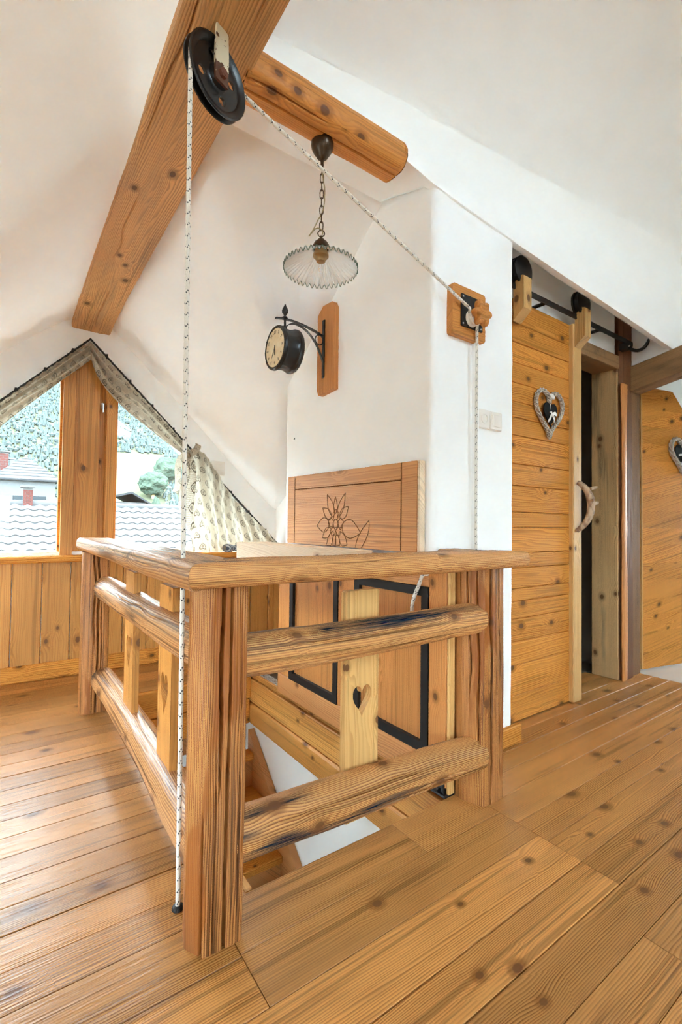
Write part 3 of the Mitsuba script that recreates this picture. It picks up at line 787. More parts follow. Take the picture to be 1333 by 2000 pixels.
obj('strap', frame(sp2, PC, ph, pn, np.array([0, 0, 1.0])), 'iron', pu)
nut = trimesh.creation.cylinder(.014, .010, sections=6); bl = trimesh.creation.cylinder(.008, .075, sections=20); bl.vertices += (0, 0, -.002); nut.vertices += (0, 0, .029)
obj('bolt', [frame(nut, PC, ph, np.array([0, 0, 1.0]), pn), frame(bl, PC, ph, np.array([0, 0, 1.0]), pn)], 'rust', pu, label='rusty bolt and nut')

RR = .090
th = np.linspace(PI, math.radians(22), 40)
arc = PC + RR * (np.cos(th)[:, None] * ph + np.sin(th)[:, None] * np.array([0, 0, 1.0]))
blk = np.array([1.565, 1.292, 1.905])
down = arc[0].copy()
p1 = [np.array([.394, 1.262, .004])]; p1 += [np.array([.394 + (down[0] - .394) * t, 1.262 + (down[1] - 1.262) * t, .004 + (down[2] - .004) * t]) for t in np.linspace(.03, .99, 60)]
slope = [arc[-1] + (blk - arc[-1]) * t for t in np.linspace(.02, 1, 50)]
th2 = np.linspace(math.radians(140), 0, 16)
c2 = np.array([1.592, 1.292, 1.872]); rr2 = .030
arc2 = [c2 + np.array([rr2 * math.cos(a), .004, rr2 * math.sin(a)]) for a in th2]
tail = [np.array([1.622 + .012 * t, 1.30 + .008 * math.sin(t * 2), 1.872 - (1.872 - .60) * t]) for t in np.linspace(.03, 1, 40)]
path = np.vstack([p1, arc, slope, arc2, tail])
rp = thing('rope', 'long white black flecked rope from the floor over the pulley to the wall block', 'rope')
m, uv = tube(path, .0062, 14, uvscale=True); obj('strand', m, 'rope_cord', rp, smooth=True, uv=uv)
obj('grommet', frame(lathe([(.006, .010), (.013, .008), (.015, .003), (.015, 0)], 24), (.394, 1.262, 0), (1, 0, 0), (0, 1, 0), (0, 0, 1)), 'iron_matt', rp, smooth=40, label='dark grommet where the rope meets the floor')

# wall block
rb = thing('rope_block', 'orange wooden plate with black metal plate and star knob on the white wall', 'rope cleat')
p = Polygon([(1.484, 1.792), (1.694, 1.792), (1.694, 2.002), (1.484, 2.002)]).buffer(-.012).buffer(.012)
obj('plate', prism(p, 1.314, 1.346), 'purlin_x', rb, smooth=30)
p = Polygon([(1.532, 1.832), (1.668, 1.832), (1.668, 1.968), (1.532, 1.968)]).buffer(-.005).buffer(.005)
obj('metal_plate', prism(p, 1.308, 1.3125), 'iron', rb, label='black metal plate')
for x, z in ((1.543, 1.957), (1.543, 1.843), (1.657, 1.843)):
    s = trimesh.creation.icosphere(2, .004); s.vertices *= (1, .5, 1); s.vertices += (x, 1.307, z); obj('screw', s, 'steel', rb)
sh = lathe([(.004, .03), (.034, .03), (.036, .025), (.029, .018), (.029, .010), (.036, .004), (.034, 0), (.004, 0)], 40)
obj('sheave', frame(sh, (1.592, 1.308, 1.872), (1, 0, 0), (0, 0, 1), (0, -1, 0)), 'white_plastic', rb, smooth=35, label='white sheave wheel')
ths = np.linspace(0, 2 * PI, 84, endpoint=False)
layers = []
for k, (y, s) in enumerate(((0, .86), (.006, 1.0), (.022, 1.0), (.031, .86), (.033, .62), (.028, .42), (.028, .0))):
    r = (.0465 + .0095 * np.cos(6 * ths) * (1 if s > .7 else .3)) * s
    layers.append(np.stack([r * np.cos(ths), r * np.sin(ths), np.full_like(ths, y)], -1))
obj('star_knob', frame(grid_mesh(np.array(layers), True), (1.600, 1.274, 1.880), (1, 0, 0), (0, 0, 1), (0, -1, 0)), 'purlin_x', rb, smooth=40, label='turned wooden star shaped knob')
obj('conduit', bar('z', *rounded_section([(1.645, 1.326), (1.672, 1.326), (1.672, 1.352), (1.645, 1.352)], .005, 40), .02, 1.79, M=4, amp=0, fine=0), 'plaster', smooth=40, label='white painted cable conduit down the wall below the rope plate', cat='conduit')

# ------------------------------------------------------------------ pendant lamp
pl = thing('pendant_lamp', 'pendant lamp with fluted clear glass shade on a bronze chain below the purlin', 'lamp')
LX, LY = .908, 1.421
o = lambda z=0: (LX, LY, z)
I3 = ((1, 0, 0), (0, 1, 0), (0, 0, 1))
can = lathe([(.0, 2.385), (.034, 2.385), (.040, 2.378), (.041, 2.366), (.038, 2.352), (.030, 2.338), (.022, 2.330), (.020, 2.322), (.012, 2.314), (.006, 2.308), (.0055, 2.285), (0, 2.284)], 48)
obj('canopy', frame(can, o(), *I3), 'bronze', pl, smooth=40)
def link(cz, half, r, ax, wire=.0018):
    t = np.linspace(0, 2 * PI, 33)[:-1]
    w = np.sign(np.cos(t)) * np.abs(np.cos(t)) ** .7 * r; h = np.sign(np.sin(t)) * np.abs(np.sin(t)) ** .7 * half
    p = np.stack([w * ax[0], w * ax[1], h], -1) + np.array([LX, LY, cz])
    return tube(np.vstack([p, p[:2]]), wire, 8, caps=False)
zc = 2.274
Rr = (.815, -.58); Fd = (.58, .815)
k = 0
while zc > 2.045:
    obj('chain_link', link(zc, .0165, .0062, Rr if k % 2 else Fd), 'bronze', pl, smooth=True); zc -= .0292; k += 1
cap = lathe([(0, 2.034), (.004, 2.034), (.006, 2.026), (.012, 2.020), (.024, 2.008), (.031, 1.995), (.032, 1.986), (.029, 1.985)], 40)
obj('shade_cap', frame(cap, o(), *I3), 'bronze', pl, smooth=40)
hk = [np.array([LX + .012 * math.cos(a) * Rr[0], LY + .012 * math.cos(a) * Rr[1], 2.043 + .012 * math.sin(a)]) for a in np.linspace(-1.4, 4.4, 24)]
obj('hook', tube(hk, .002, 8), 'bronze', pl, smooth=True)
cr = [(0, 2.29), (.003, 2.25), (.010, 2.21), (.011, 2.17), (.004, 2.12), (-.014, 2.085), (-.034, 2.045), (-.044, 2.030), (-.030, 2.048), (-.012, 2.060), (.004, 2.050), (.004, 2.036)]
obj('cord', tube(spline([(LX + a * Rr[0] - .004 * Fd[0], LY + a * Rr[1] - .004 * Fd[1], z) for a, z in cr], 80), .0020, 8), 'cord', pl, smooth=True, label='olive cloth cord looping beside the chain')
NP = 44; na = NP * 12
ang = np.arange(na) / na * 2 * PI; wv = np.sin(ang * NP)
rad = np.linspace(.026, .133, 22); tt = (rad - .026) / (.133 - .026)
zz = 1.986 - .060 * tt ** .85 - .010 * tt
ampz = .0075 * tt ** 1.1
P = np.stack([LX + rad[:, None] * np.cos(ang), LY + rad[:, None] * np.sin(ang), zz[:, None] + ampz[:, None] * wv[None]], -1)
obj('shade', grid_mesh(P, True), 'fluted_glass', pl, smooth=True, label='fluted clear glass shade')
P2 = P[-1]; obj('shade_rim', tube(np.vstack([P2, P2[:2]]), .0014, 6, caps=False), 'shade_rim', pl, smooth=True, label='dark green zigzag rim')
sk = lathe([(0, 1.985), (.022, 1.985), (.024, 1.972), (.028, 1.966), (.028, 1.958), (.018, 1.950), (.016, 1.940), (.013, 1.938), (0, 1.938)], 36)
obj('socket', frame(sk, o(), *I3), 'brass', pl, smooth=40)
bulb = lathe([(.010, 1.940), (.011, 1.930), (.017, 1.918), (.022, 1.905), (.022, 1.893), (.016, 1.882), (.008, 1.877), (0, 1.8765)], 32)
obj('bulb', frame(bulb, o(), *I3), 'shade_glass', pl, smooth=True, label='clear filament bulb')
fil = [(LX + .007 * math.cos(a * 5), LY + .007 * math.sin(a * 5), 1.905 + .01 * a) for a in np.linspace(0, 1.2, 30)]
obj('filament', tube(fil, .0008, 5), 'brass', pl)

# ------------------------------------------------------------------ station clock
ck = thing('wall_clock', 'black double sided station clock on a scrolled iron arm with finial', 'clock')
p = Polygon([(2.015, 1.70), (2.155, 1.69), (2.172, 1.725), (2.168, 2.135), (2.145, 2.168), (2.03, 2.160), (2.015, 2.13)])
obj('mounting_board', prism(p, 1.372, 1.405, 'yz'), 'red_pine_z', ck, label='orange wooden mounting board')
CX, CY, CZ, CR = 1.135, 2.105, 1.872, .108
case = lathe([(0, -.052), (.096, -.052), (.106, -.056), (.110, -.050), (.110, -.040), (.104, -.034), (.104, -.026), (.1, -.02), (.1, .02), (.104, .026), (.104, .034), (.110, .040), (.110, .050), (.106, .056), (.096, .052), (0, .052)], 64)
obj('case', frame(case, (CX, CY, CZ), (0, 1, 0), (0, 0, 1), (1, 0, 0)), 'iron', ck, smooth=35)
for sgn in (-1, 1):
    dd = lathe([(0, 0), (.095, 0)], 48); xo = CX + sgn * .0535
    obj('dial', frame(dd, (xo, CY, CZ), (0, 1, 0), (0, 0, 1), (sgn, 0, 0)), 'dial', ck, label='cream clock dial')
rom = ['XII', 'I', 'II', 'III', 'IIII', 'V', 'VI', 'VII', 'VIII', 'IX', 'X', 'XI']
xf = CX - .0542
def on_dial(m, ang, r):      # place flat lettering on the dial that faces the room; reading side looks along -x
    c = m.bounds.mean(0); m = m.copy(); m.vertices -= (c[0], c[1], 0)
    a = math.radians(ang); ca, sa = math.cos(-a), math.sin(-a)
    v = m.vertices; x = v[:, 0] * ca - v[:, 1] * sa + r * math.sin(a); y = v[:, 0] * sa + v[:, 1] * ca + r * math.cos(a)
    w = np.c_[xf - v[:, 2], CY - x, CZ + y]
    return trimesh.Trimesh(w, m.faces[:, ::-1], process=False)
for k in range(12):
    obj('numeral', on_dial(meshkit.text_mesh(str(k if k else 12), .014, .0004, True), 30 * k, .077), 'clock_ink', ck)
def hand(ang, L, w):
    return on_hand(trimesh.Trimesh([(-w, -.012, .002), (w, -.012, .002), (0, L, .002), (-w * 1.6, L * .7, .002), (w * 1.6, L * .7, .002)], [[0, 1, 4], [0, 4, 3], [3, 4, 2]], process=False), ang)
def on_hand(m, ang):
    a = math.radians(ang); v = m.vertices; x = v[:, 0] * math.cos(a) + v[:, 1] * math.sin(a); y = -v[:, 0] * math.sin(a) + v[:, 1] * math.cos(a)
    return trimesh.Trimesh(np.c_[xf - v[:, 2], CY - x, CZ + y], m.faces, process=False)
obj('hand', hand(212, .062, .0018), 'clock_ink', ck); obj('hand', hand(178, .042, .0026), 'clock_ink', ck)
obj('stem', [trimesh.Trimesh(*(lambda m: (m.vertices + (CX, CY, 0), m.faces))(lathe([(0, CZ + .10), (.011, CZ + .108), (.011, CZ + .118), (.006, CZ + .124), (.005, CZ + .165), (.006, CZ + .170)], 20)), process=False)], 'iron', ck, smooth=40)
fin = lathe([(.005, 2.028), (.016, 2.032), (.013, 2.040), (.005, 2.044), (.006, 2.050), (.015, 2.062), (.016, 2.074), (.010, 2.088), (.005, 2.097), (.004, 2.102), (0, 2.106)], 24)
fin.vertices += (CX, CY, 0); obj('finial', fin, 'iron', ck, smooth=40)
def strap_arm(pts, w=.018, t=.005):
    q = spline(pts, 50); m = []
    P = []
    for k in range(len(q)):
        d = q[min(k + 1, len(q) - 1)] - q[max(k - 1, 0)]; d /= np.linalg.norm(d); n = np.array([-d[2], 0, d[0]])
        P.append([q[k] + n * t / 2 + (0, w / 2, 0), q[k] + n * t / 2 - (0, w / 2, 0), q[k] - n * t / 2 - (0, w / 2, 0), q[k] - n * t / 2 + (0, w / 2, 0)])
    return grid_mesh(np.array(P), True)
obj('arm', [strap_arm([(1.372, CY, 1.995), (1.31, CY, 2.012), (1.22, CY, 2.028), (1.14, CY, 2.030), (1.083, CY, 2.022)]), strap_arm([(1.372, CY, 1.845), (1.335, CY, 1.925), (1.285, CY, 1.985), (1.21, CY, 2.018), (1.165, CY, 2.012), (1.145, CY, 1.995)], .014, .004),
            box(1.365, 1.374, CY - .010, CY + .010, 1.775, 2.085, .002)], 'iron', ck, smooth=30)
ring = [(1.341 + .024 * math.cos(a), CY, 1.972 + .026 * math.sin(a)) for a in np.linspace(0, 2 * PI, 30)]
obj('scroll_ring', tube(ring, .003, 8, caps=False), 'iron', ck, smooth=True)
obj('nail', [box(1.398, 1.406, 2.455, 2.462, 1.50, 1.507)], 'iron_matt', label='tiny nail in the white wall below the station clock', cat='nail')

# ------------------------------------------------------------------ sliding door
sd = thing('sliding_door', 'pine plank sliding door hanging from a black rail beside the white wall', 'sliding door')
seams = [.008, .142, .296, .411, .527, .617, .682, .786, .864, .994, 1.073, 1.209, 1.322, 1.467, 1.56, 1.642, 1.74, 1.845, 1.95, 2.05, 2.174]
rng = random.Random(21)
for a, b in zip(seams, seams[1:]):
    obj('board', box(1.965, 2.650, 1.466 - rng.uniform(0, .0015), 1.492, a + .001, b - .001, .0028), 'pine_x', sd)
obj('stile', box(2.648, 2.738, 1.438, 1.492, .006, 2.172, .005), 'pale_pine_z', sd, label='pale upright stile at the free edge of the door')
def door_wheel(x, z, r, y):
    pr = [(0, -.024), (.85 * r, -.024), (r, -.020), (r, -.010), (.86 * r, -.006), (.86 * r, .006), (r, .010), (r, .020), (.85 * r, .024), (0, .024)]
    return frame(lathe(pr, 48), (x, y, z), (1, 0, 0), (0, 0, 1), (0, -1, 0))
for x in (2.105, 2.690):
    h = obj('hanger', prism([(1.378, 2.085), (1.437, 2.035), (1.437, 2.265), (1.378, 2.245)], x - .032, x + .034, 'yz'), 'pale_pine_z', sd, label='wooden hanger block')
    obj('wheel', door_wheel(x, 2.288, .072, 1.418), 'iron', sd, smooth=35, label='black hanger wheel')
hd = [(2.676, 1.43, 1.255), (2.686, 1.405, 1.235), (2.70, 1.385, 1.20), (2.713, 1.375, 1.15), (2.712, 1.375, 1.09), (2.698, 1.385, 1.04), (2.682, 1.41, 1.00), (2.67, 1.432, .975)]
q = spline(hd, 60); rad = np.interp(np.linspace(0, 1, 60), [0, .1, .35, .6, .85, 1], [.012, .016, .021, .020, .017, .012])
hm = tube(q, rad, 20); hm.vertices += (.004 * (meshkit.fbm(hm.vertices * 45, 3, 4) - .5))[:, None] * np.array([1, 1, .4]) * 2
tw = [tube(spline([(2.70, 1.372, 1.215), (2.725, 1.36, 1.222), (2.737, 1.352, 1.226)], 12), np.linspace(.011, .008, 12), 12), tube(spline([(2.712, 1.372, 1.125), (2.738, 1.36, 1.135), (2.752, 1.355, 1.14)], 12), np.linspace(.013, .009, 12), 12), tube(spline([(2.700, 1.362, 1.15), (2.69, 1.345, 1.155)], 6), np.linspace(.010, .007, 6), 10)]
obj('branch_handle', [hm] + tw, 'driftwood', sd, smooth=50, label='knobbly branch used as the handle')
dr_ = thing('door_rail', 'black flat iron rail above the sliding door ending at the dark post', 'rail')
obj('bar', box(1.965, 3.36, 1.424, 1.432, 2.192, 2.222, .001), 'iron', dr_)
obj('end_bracket', [box(3.27, 3.32, 1.418, 1.475, 2.16, 2.205, .004), tube(spline([(3.30, 1.42, 2.17), (3.38, 1.40, 2.165), (3.44, 1.385, 2.20), (3.485, 1.375, 2.265)], 24), .011, 10)], 'iron', dr_, smooth=40)
for x in (2.36, 2.95): obj('spacer', frame(trimesh.creation.cylinder(.010, .085, sections=14), (x, 1.474, 2.207), (1, 0, 0), (0, 0, 1), (0, -1, 0)), 'iron', dr_, smooth=40)
s = trimesh.creation.icosphere(2, .006); s.vertices += (3.285, 1.415, 2.178); obj('bolt_head', s, 'steel', dr_)

# door frame of old timber
df = thing('door_frame', 'old grey brown timber frame around the dark doorway', 'door frame')
obj('jamb', box(3.30, 3.335, 1.497, 1.668, 0.001, 2.085, .004), 'old_z', df)
obj('jamb', box(2.20, 2.25, 1.503, 1.66, 0.001, 2.085, .004), 'old_z', df)
q, nr = rounded_section([(1.490, 2.052), (1.66, 2.052), (1.66, 2.142), (1.490, 2.142)], .008, 80)
obj('lintel', bar('x', q, nr, 2.2, 3.31, M=60, amp=.005, seed=4), 'old_y', df, smooth=40)
q, nr = rounded_section([(3.308, 1.500), (3.335, 1.476), (3.372, 1.468), (3.462, 1.474), (3.462, 1.62), (3.34, 1.62), (3.34, 1.50)], .004, 200)
dp = thing('door_post', 'dark weathered corner post with a pale waney edge between two doorways', 'post')
obj('post', bar('z', q, nr, .001, 2.44, M=200, amp=.005, freq=(2.2, 12), seed=9, cracks=((.62, .2, 2.3, .003, .012, .02), (.80, .5, 2.2, .003, .01, .03))), 'dark_post_z', dp, smooth=45)
zz = np.linspace(.002, 1.95, 90)
wl = .028 + .016 * meshkit.fbm(np.c_[zz * 3, 0 * zz, 0 * zz], 3, 2) * 2 - .010
Pw = []
for z, w in zip(zz, wl):
    t = np.linspace(0, 2 * PI, 13)[:-1]
    Pw.append(np.c_[3.338 + (w + .004) * np.cos(t), 1.472 + .010 * np.sin(t), np.full(12, z)])
obj('waney_edge', grid_mesh(np.array(Pw), True), 'red_pine_z', dp, smooth=True, label='pale wavy strip of bare wood')
obj('side_board', bar('z', *rounded_section([(3.463, 1.486), (3.61, 1.488), (3.61, 1.62), (3.463, 1.62)], .006, 120), .001, 2.09, M=120, amp=.003, seed=17), 'old_brown_z', dp, smooth=45)
hb = thing('header_beam', 'old brown timber header over the right hand doorway', 'beam')
q, nr = rounded_section([(3.445, 1.925), (3.59, 1.925), (3.59, 2.095), (3.445, 2.095)], .010, 80)
obj('header', bar('y', q, nr, 1.135, 1.476, M=40, amp=.004, seed=6, shift=lambda a: np.stack([0 * a, (1.466 - a) * .20], -1)), 'old_y', hb, smooth=40)
q, nr = rounded_section([(1.10, 1.98), (1.238, 1.98), (1.238, 2.14), (1.10, 2.14)], .010, 80)
obj('header', bar('x', q, nr, 3.46, 5.2, M=40, amp=.004, seed=7), 'old_y', hb, smooth=40)

# open plank door in the right hand doorway
od = thing('plank_door', 'open pine plank door with a slanted upper corner in the right hand doorway', 'door')
D0 = np.array([3.667, 1.496]); Dd = np.array([.975, -.222]); Dd /= np.linalg.norm(Dd); Dn = np.array([-Dd[1], Dd[0]])
outl = Polygon([(0, .014), (.76, .014), (.76, 1.56), (.33, 2.0), (0, 2.0)])
zs = [.0, .13, .27, .39, .50, .63, .75, .88, 1.0, 1.12, 1.24, 1.37, 1.48, 1.60, 1.72, 1.85, 2.01]
for a, b in zip(zs, zs[1:]):
    pp = outl.intersection(Polygon([(0, a + .0002), (.8, a + .0002), (.8, b - .0002), (0, b - .0002)]))
    m = prism(pp, -.0, .034, 'xz')
    obj('board', frame(m, (D0[0], D0[1], 0), (Dd[0], Dd[1], 0), (Dn[0], Dn[1], 0), (0, 0, 1)), 'pine_x', od)
obj('edge_strip', frame(box(-.012, .0, -.002, .034, .014, 2.0, .002), (D0[0], D0[1], 0), (Dd[0], Dd[1], 0), (Dn[0], Dn[1], 0), (0, 0, 1)), 'pale_pine_z', od)

# ------------------------------------------------------------------ heart wreaths
def wreath(label, origin, xa, na, w, h, turns, thick, slate_s, twist, bow_s):
    """Local frame: xa to the right, z up, na towards the viewer."""
    t = thing('heart_wreath', label, 'wreath')
    fr = lambda m: frame(m, origin, xa, (0, 0, 1), na)
    base = heart_poly(w, h, 120); base = np.vstack([base, base[:1]])
    s = np.linspace(0, 1, len(base))
    strands = []
    for k in range(turns):
        ph_ = 2 * PI * k / turns
        tg = np.gradient(base, axis=0); nn = np.c_[tg[:, 1], -tg[:, 0]]; nn /= np.linalg.norm(nn, axis=1, keepdims=True) + 1e-9
        a = ph_ + s * 2 * PI * twist
        p = np.c_[base + nn * (thick * .62 * np.cos(a))[:, None], thick * .62 * np.sin(a) + thick]
        strands.append(tube(p, thick * .42, 7, caps=False))
    obj('ring', [fr(m) for m in strands], 'wicker', t, smooth=True, label='braided wicker heart ring')
    hp = heart_poly(w * slate_s, h * slate_s * 1.05, 60)
    m = trimesh.creation.extrude_polygon(Polygon(hp), .006, engine='earcut'); m.vertices += (0, -.004, .014)
    obj('slate_heart', fr(m), 'slate', t, label='black slate heart')
    top = h * slate_s * .30 - .012
    obj('string', fr(tube(spline([(0, h * .33, .016), (.001, (h * .33 + top) / 2, .018), (0, top, .018)], 12), .0022, 8)), 'ribbon', t)
    def loop(dx, dy, wd):
        u = np.linspace(0, 1, 18)
        ctr = np.c_[dx * u, dy * u + .004 * np.sin(u * PI), .020 + .008 * np.sin(u * PI)]
        hw = wd * (.25 + .75 * np.sin(np.clip(u * .75 + .05, 0, 1) * PI))
        d = np.array([dx, dy]); d = d / np.linalg.norm(d); n = np.array([-d[1], d[0], 0])
        P = np.stack([ctr + n * hw[:, None], ctr + np.array([0, 0, .004]), ctr - n * hw[:, None], ctr - np.array([0, 0, .0015])], 1)
        return fr(grid_mesh(P, True))
    b = bow_s
    obj('ribbon_bow', [loop(.055 * b, .004 * b, .011 * b), loop(-.026 * b, -.045 * b, .008 * b), loop(.035 * b, -.04 * b, .009 * b), loop(-.012 * b, .012 * b, .008 * b)] if b > .9 else
        [loop(.05, .006, .008), loop(-.045, .004, .008), loop(-.022, -.085, .009), loop(.045, -.06, .008)], 'ribbon', t, smooth=40, label='white ribbon bow')
    if b > .9:
        obj('ribbon_bow', [fr(frame(box(-.018, .022, -.01, .012, .018, .026, .003), (.012, h * .40, 0), (1, -.3, 0), (.3, 1, 0), (0, 0, 1)))], 'ribbon', t)
    return t
wreath('whitewashed braided heart wreath with black slate heart on the sliding door', (2.424, 1.464, 1.612), (1, 0, 0), (0, -1, 0), .258, .25, 4, .0125, .50, 9, 1.0)
e = D0 + Dd * .405 - Dn * .0
wreath('brown rustic heart wreath with white bow on the open plank door', (e[0], e[1] - .002, 1.530), (Dd[0], Dd[1], 0), (-Dn[0], -Dn[1], 0), .25, .245, 4, .0165, .66, 7, .8)

# ------------------------------------------------------------------ small wall things
sk = thing('wall_socket', 'white power socket on the white wall half hidden behind the rope', 'socket')
obj('plate', box(1.668, 1.750, 1.328, 1.347, 1.428, 1.510, .003), 'white_plastic', sk)
rg = lathe([(.0215, 0), (.0215, .004), (.019, .004), (.018, -.006), (0, -.006)], 36); obj('recess', frame(rg, (1.709, 1.328, 1.469), (1, 0, 0), (0, 0, 1), (0, -1, 0)), 'white_plastic', sk, smooth=40)
obj('pin_hole', [frame(trimesh.creation.cylinder(.003, .004, sections=10), (1.709 + d, 1.3335, 1.469), (1, 0, 0), (0, 0, 1), (0, -1, 0)) for d in (-.009, .009)], 'hole_black', sk)
sw = thing('light_switch', 'white rocker light switch on the white wall right of the socket', 'switch')
obj('plate', box(1.754, 1.836, 1.328, 1.347, 1.428, 1.510, .003), 'white_plastic', sw)
obj('rocker', frame(box(-.027, .027, -.004, .004, -.027, .027, .002), (1.795, 1.327, 1.469), (1, 0, 0), (0, .996, .08), (0, -.08, .996)), 'white_plastic', sw)
obj('skirting_block', box(1.70, 1.985, 1.322, 1.350, .001, .085, .005), 'pine_x', label='short pine skirting block at the foot of the white wall', cat='baseboard')
vc = thing('vent_cover', 'small white square vent cover on the gable wall above the curtain', 'vent')
obj('plate', box(1.295, 1.405, GY - .012, GY + .002, 1.365, 1.475, .004), 'white_plastic', vc)
for k in range(4): obj('slat', box(1.31, 1.39, GY - .015, GY - .011, 1.385 + .022 * k, 1.397 + .022 * k, .001), 'white_plastic', vc)
tg = thing('paper_tag', 'tiny green and white tag on the wainscot right of the corner post', 'tag')
obj('tag', box(1.745, 1.80, GY - .026, GY - .0225, .60, .628), 'tag_white', tg); obj('stripe', box(1.745, 1.775, GY - .0268, GY - .0262, .60, .628), 'tag_green', tg)
# folded cloth on the sill
P = []
for s in np.linspace(0, 1, 24):
    t = np.linspace(0, 2 * PI, 25)[:-1]
    r = .03 + .007 * math.sin(s * 7)
    P.append(np.c_[1.36 + .10 * s + 0 * t, 3.42 - .03 * s + r * 1.25 * np.cos(t), .779 + .03 + r * np.sin(t) * (.9 + .1 * np.cos(3 * t))])
obj('folded_cloth', grid_mesh(np.array(P), True), 'striped_cloth', smooth=True, label='small rolled blue grey striped cloth on the window sill', cat='cloth')

# ------------------------------------------------------------------ curtains
rd = thing('curtain_rod', 'dark iron curtain rod bent to follow the gable peak', 'curtain rod')
apex = np.array([.445, GY - .045, 2.205])
obj('rod', tube([(-.93, GY - .045, rodz(-.93) + .005), tuple(apex), (1.86, GY - .045, rodz(1.86) + .005)], .009, 8), 'iron_matt', rd)
for k in range(9):
    for sx in (-1, 1):
        x = .445 + sx * (.10 + .15 * k)
        if -.95 < x < 1.85: obj('ring', box(x - .006, x + .006, GY - .057, GY - .001, rodz(x) - .008, rodz(x) + .022, .002), 'iron_matt', rd)
def curtain(name, strips, label):
    c = thing(name, label, 'curtain')
    for nm, top, low, folds, ripple, sd_, vlen in strips:
        U, V = 150, 46
        top = spline(top, U); low = spline(low, U)
        v = np.linspace(0, 1, V)
        P = top[:, None] + (low - top)[:, None] * v[None, :, None]
        s = np.r_[0, np.cumsum(np.linalg.norm(np.diff(top, axis=0), axis=1))]
        if ripple == 'along':      # folds run along the rod
            d = .020 * np.sin(v[None] * PI * 2 * folds + 1.3 * np.sin(s[:, None] * 5 + sd_) + meshkit.noise(np.stack([s[:, None] * 4 + 0 * v[None], v[None] * 3 + 0 * s[:, None], 0 * v[None] + 0 * s[:, None]], -1), sd_) * 3)
        else:                      # folds hang down
            d = .030 * np.sin(s[:, None] * 2 * PI * folds + 1.5 * np.sin(v[None] * 3 + sd_) + 3 * meshkit.noise(np.stack([s[:, None] * 6 + 0 * v[None], v[None] * 2 + 0 * s[:, None], 0 * v[None] + 0 * s[:, None]], -1), sd_)) * (.35 + .65 * v[None])
        P[..., 1] += d - .01
        P[..., 2] += .004 * np.sin(s[:, None] * 120) * (1 - v[None]) ** 6
        w = np.linalg.norm(P[:, 1:] - P[:, :-1], axis=-1); vv = np.concatenate([np.zeros((U, 1)), np.cumsum(w, 1)], 1)
        uv = np.stack([np.broadcast_to(s[:, None] * 1.15, (U, V)), vv], -1).reshape(-1, 2)
        obj(nm, grid_mesh(P), 'fabric', c, smooth=True, uv=uv)
    return c
yc = GY - .062
tie = (1.085, yc - .02, 1.50)
curtain('curtain', [('swag', [(.447, yc, 2.19), (.2, yc, 1.94), (-.03, yc, 1.705), (-.5, yc, 1.225), (-.86, yc, .86)], [(.447, yc - .02, 2.06), (.294, yc - .02, 1.90), (-.027, yc - .02, 1.552), (-.5, yc - .02, 1.02), (-.86, yc - .02, .80)], 2.2, 'along', 3, .3)],
        'beige checked heart print curtain swagged along the left slope of the gable window')
rc = curtain('curtain', [('swag', [(.443, yc, 2.19), (.62, yc, 2.02), (.85, yc, 1.80), (1.02, yc, 1.63), (1.115, yc, 1.535)], [(.450, yc - .02, 2.06), (.634, yc - .02, 1.775), (.80, yc - .02, 1.655), (.94, yc - .02, 1.565), (1.075, yc - .02, 1.475)], 2.2, 'along', 5, .3),
        ('hanging', [(1.072, yc, 1.49), (1.12, yc, 1.535), (1.40, yc, 1.262), (1.65, yc, 1.018), (1.835, yc, .838)], [(1.13, yc - .02, .782), (1.30, yc - .02, .780), (1.50, yc - .02, .785), (1.68, yc - .02, .79), (1.84, yc - .02, .80)], 6.5, 'down', 8, .7)],
        'beige checked heart print curtain tied back at the right slope of the gable window')
tb = []
def ribbon(pts, w, n=24):
    q = spline(pts, n); P = []
    for k in range(n):
        d = q[min(k + 1, n - 1)] - q[max(k - 1, 0)]; d /= np.linalg.norm(d); s_ = np.cross(d, (0, 1, 0)); s_ /= np.linalg.norm(s_) + 1e-9
        P.append([q[k] - s_ * w / 2, q[k] - (0, .004, 0), q[k] + s_ * w / 2])
    P = np.array(P); uv = np.stack([np.broadcast_to(np.linspace(0, .3, n)[:, None], (n, 3)), np.broadcast_to(np.array([0, w / 2, w])[None], (n, 3))], -1).reshape(-1, 2)
    m = grid_mesh(P); return m, uv
for pts, w in (([(1.045, yc - .04, 1.475), (1.09, yc - .055, 1.49), (1.15, yc - .05, 1.545), (1.165, yc - .03, 1.575)], .045), ([(1.06, yc - .045, 1.485), (1.02, yc - .06, 1.44), (1.01, yc - .06, 1.36), (1.015, yc - .055, 1.28), (.995, yc - .055, 1.21)], .045),
               ([(1.075, yc - .045, 1.475), (1.075, yc - .06, 1.38), (1.05, yc - .06, 1.22), (1.055, yc - .055, 1.07)], .05), ([(1.09, yc - .045, 1.475), (1.115, yc - .06, 1.35), (1.10, yc - .06, 1.15), (1.12, yc - .055, .95)], .06)):
    m, uv = ribbon(pts, w); obj('tieback', m, 'fabric', rc, smooth=True, uv=uv)
kn = trimesh.creation.icosphere(2, .03); kn.vertices *= (1, .7, .8); kn.vertices += (1.075, yc - .055, 1.485)
obj('tieback_knot', kn, 'fabric', rc, smooth=True, uv=kn.vertices[:, [0, 2]])

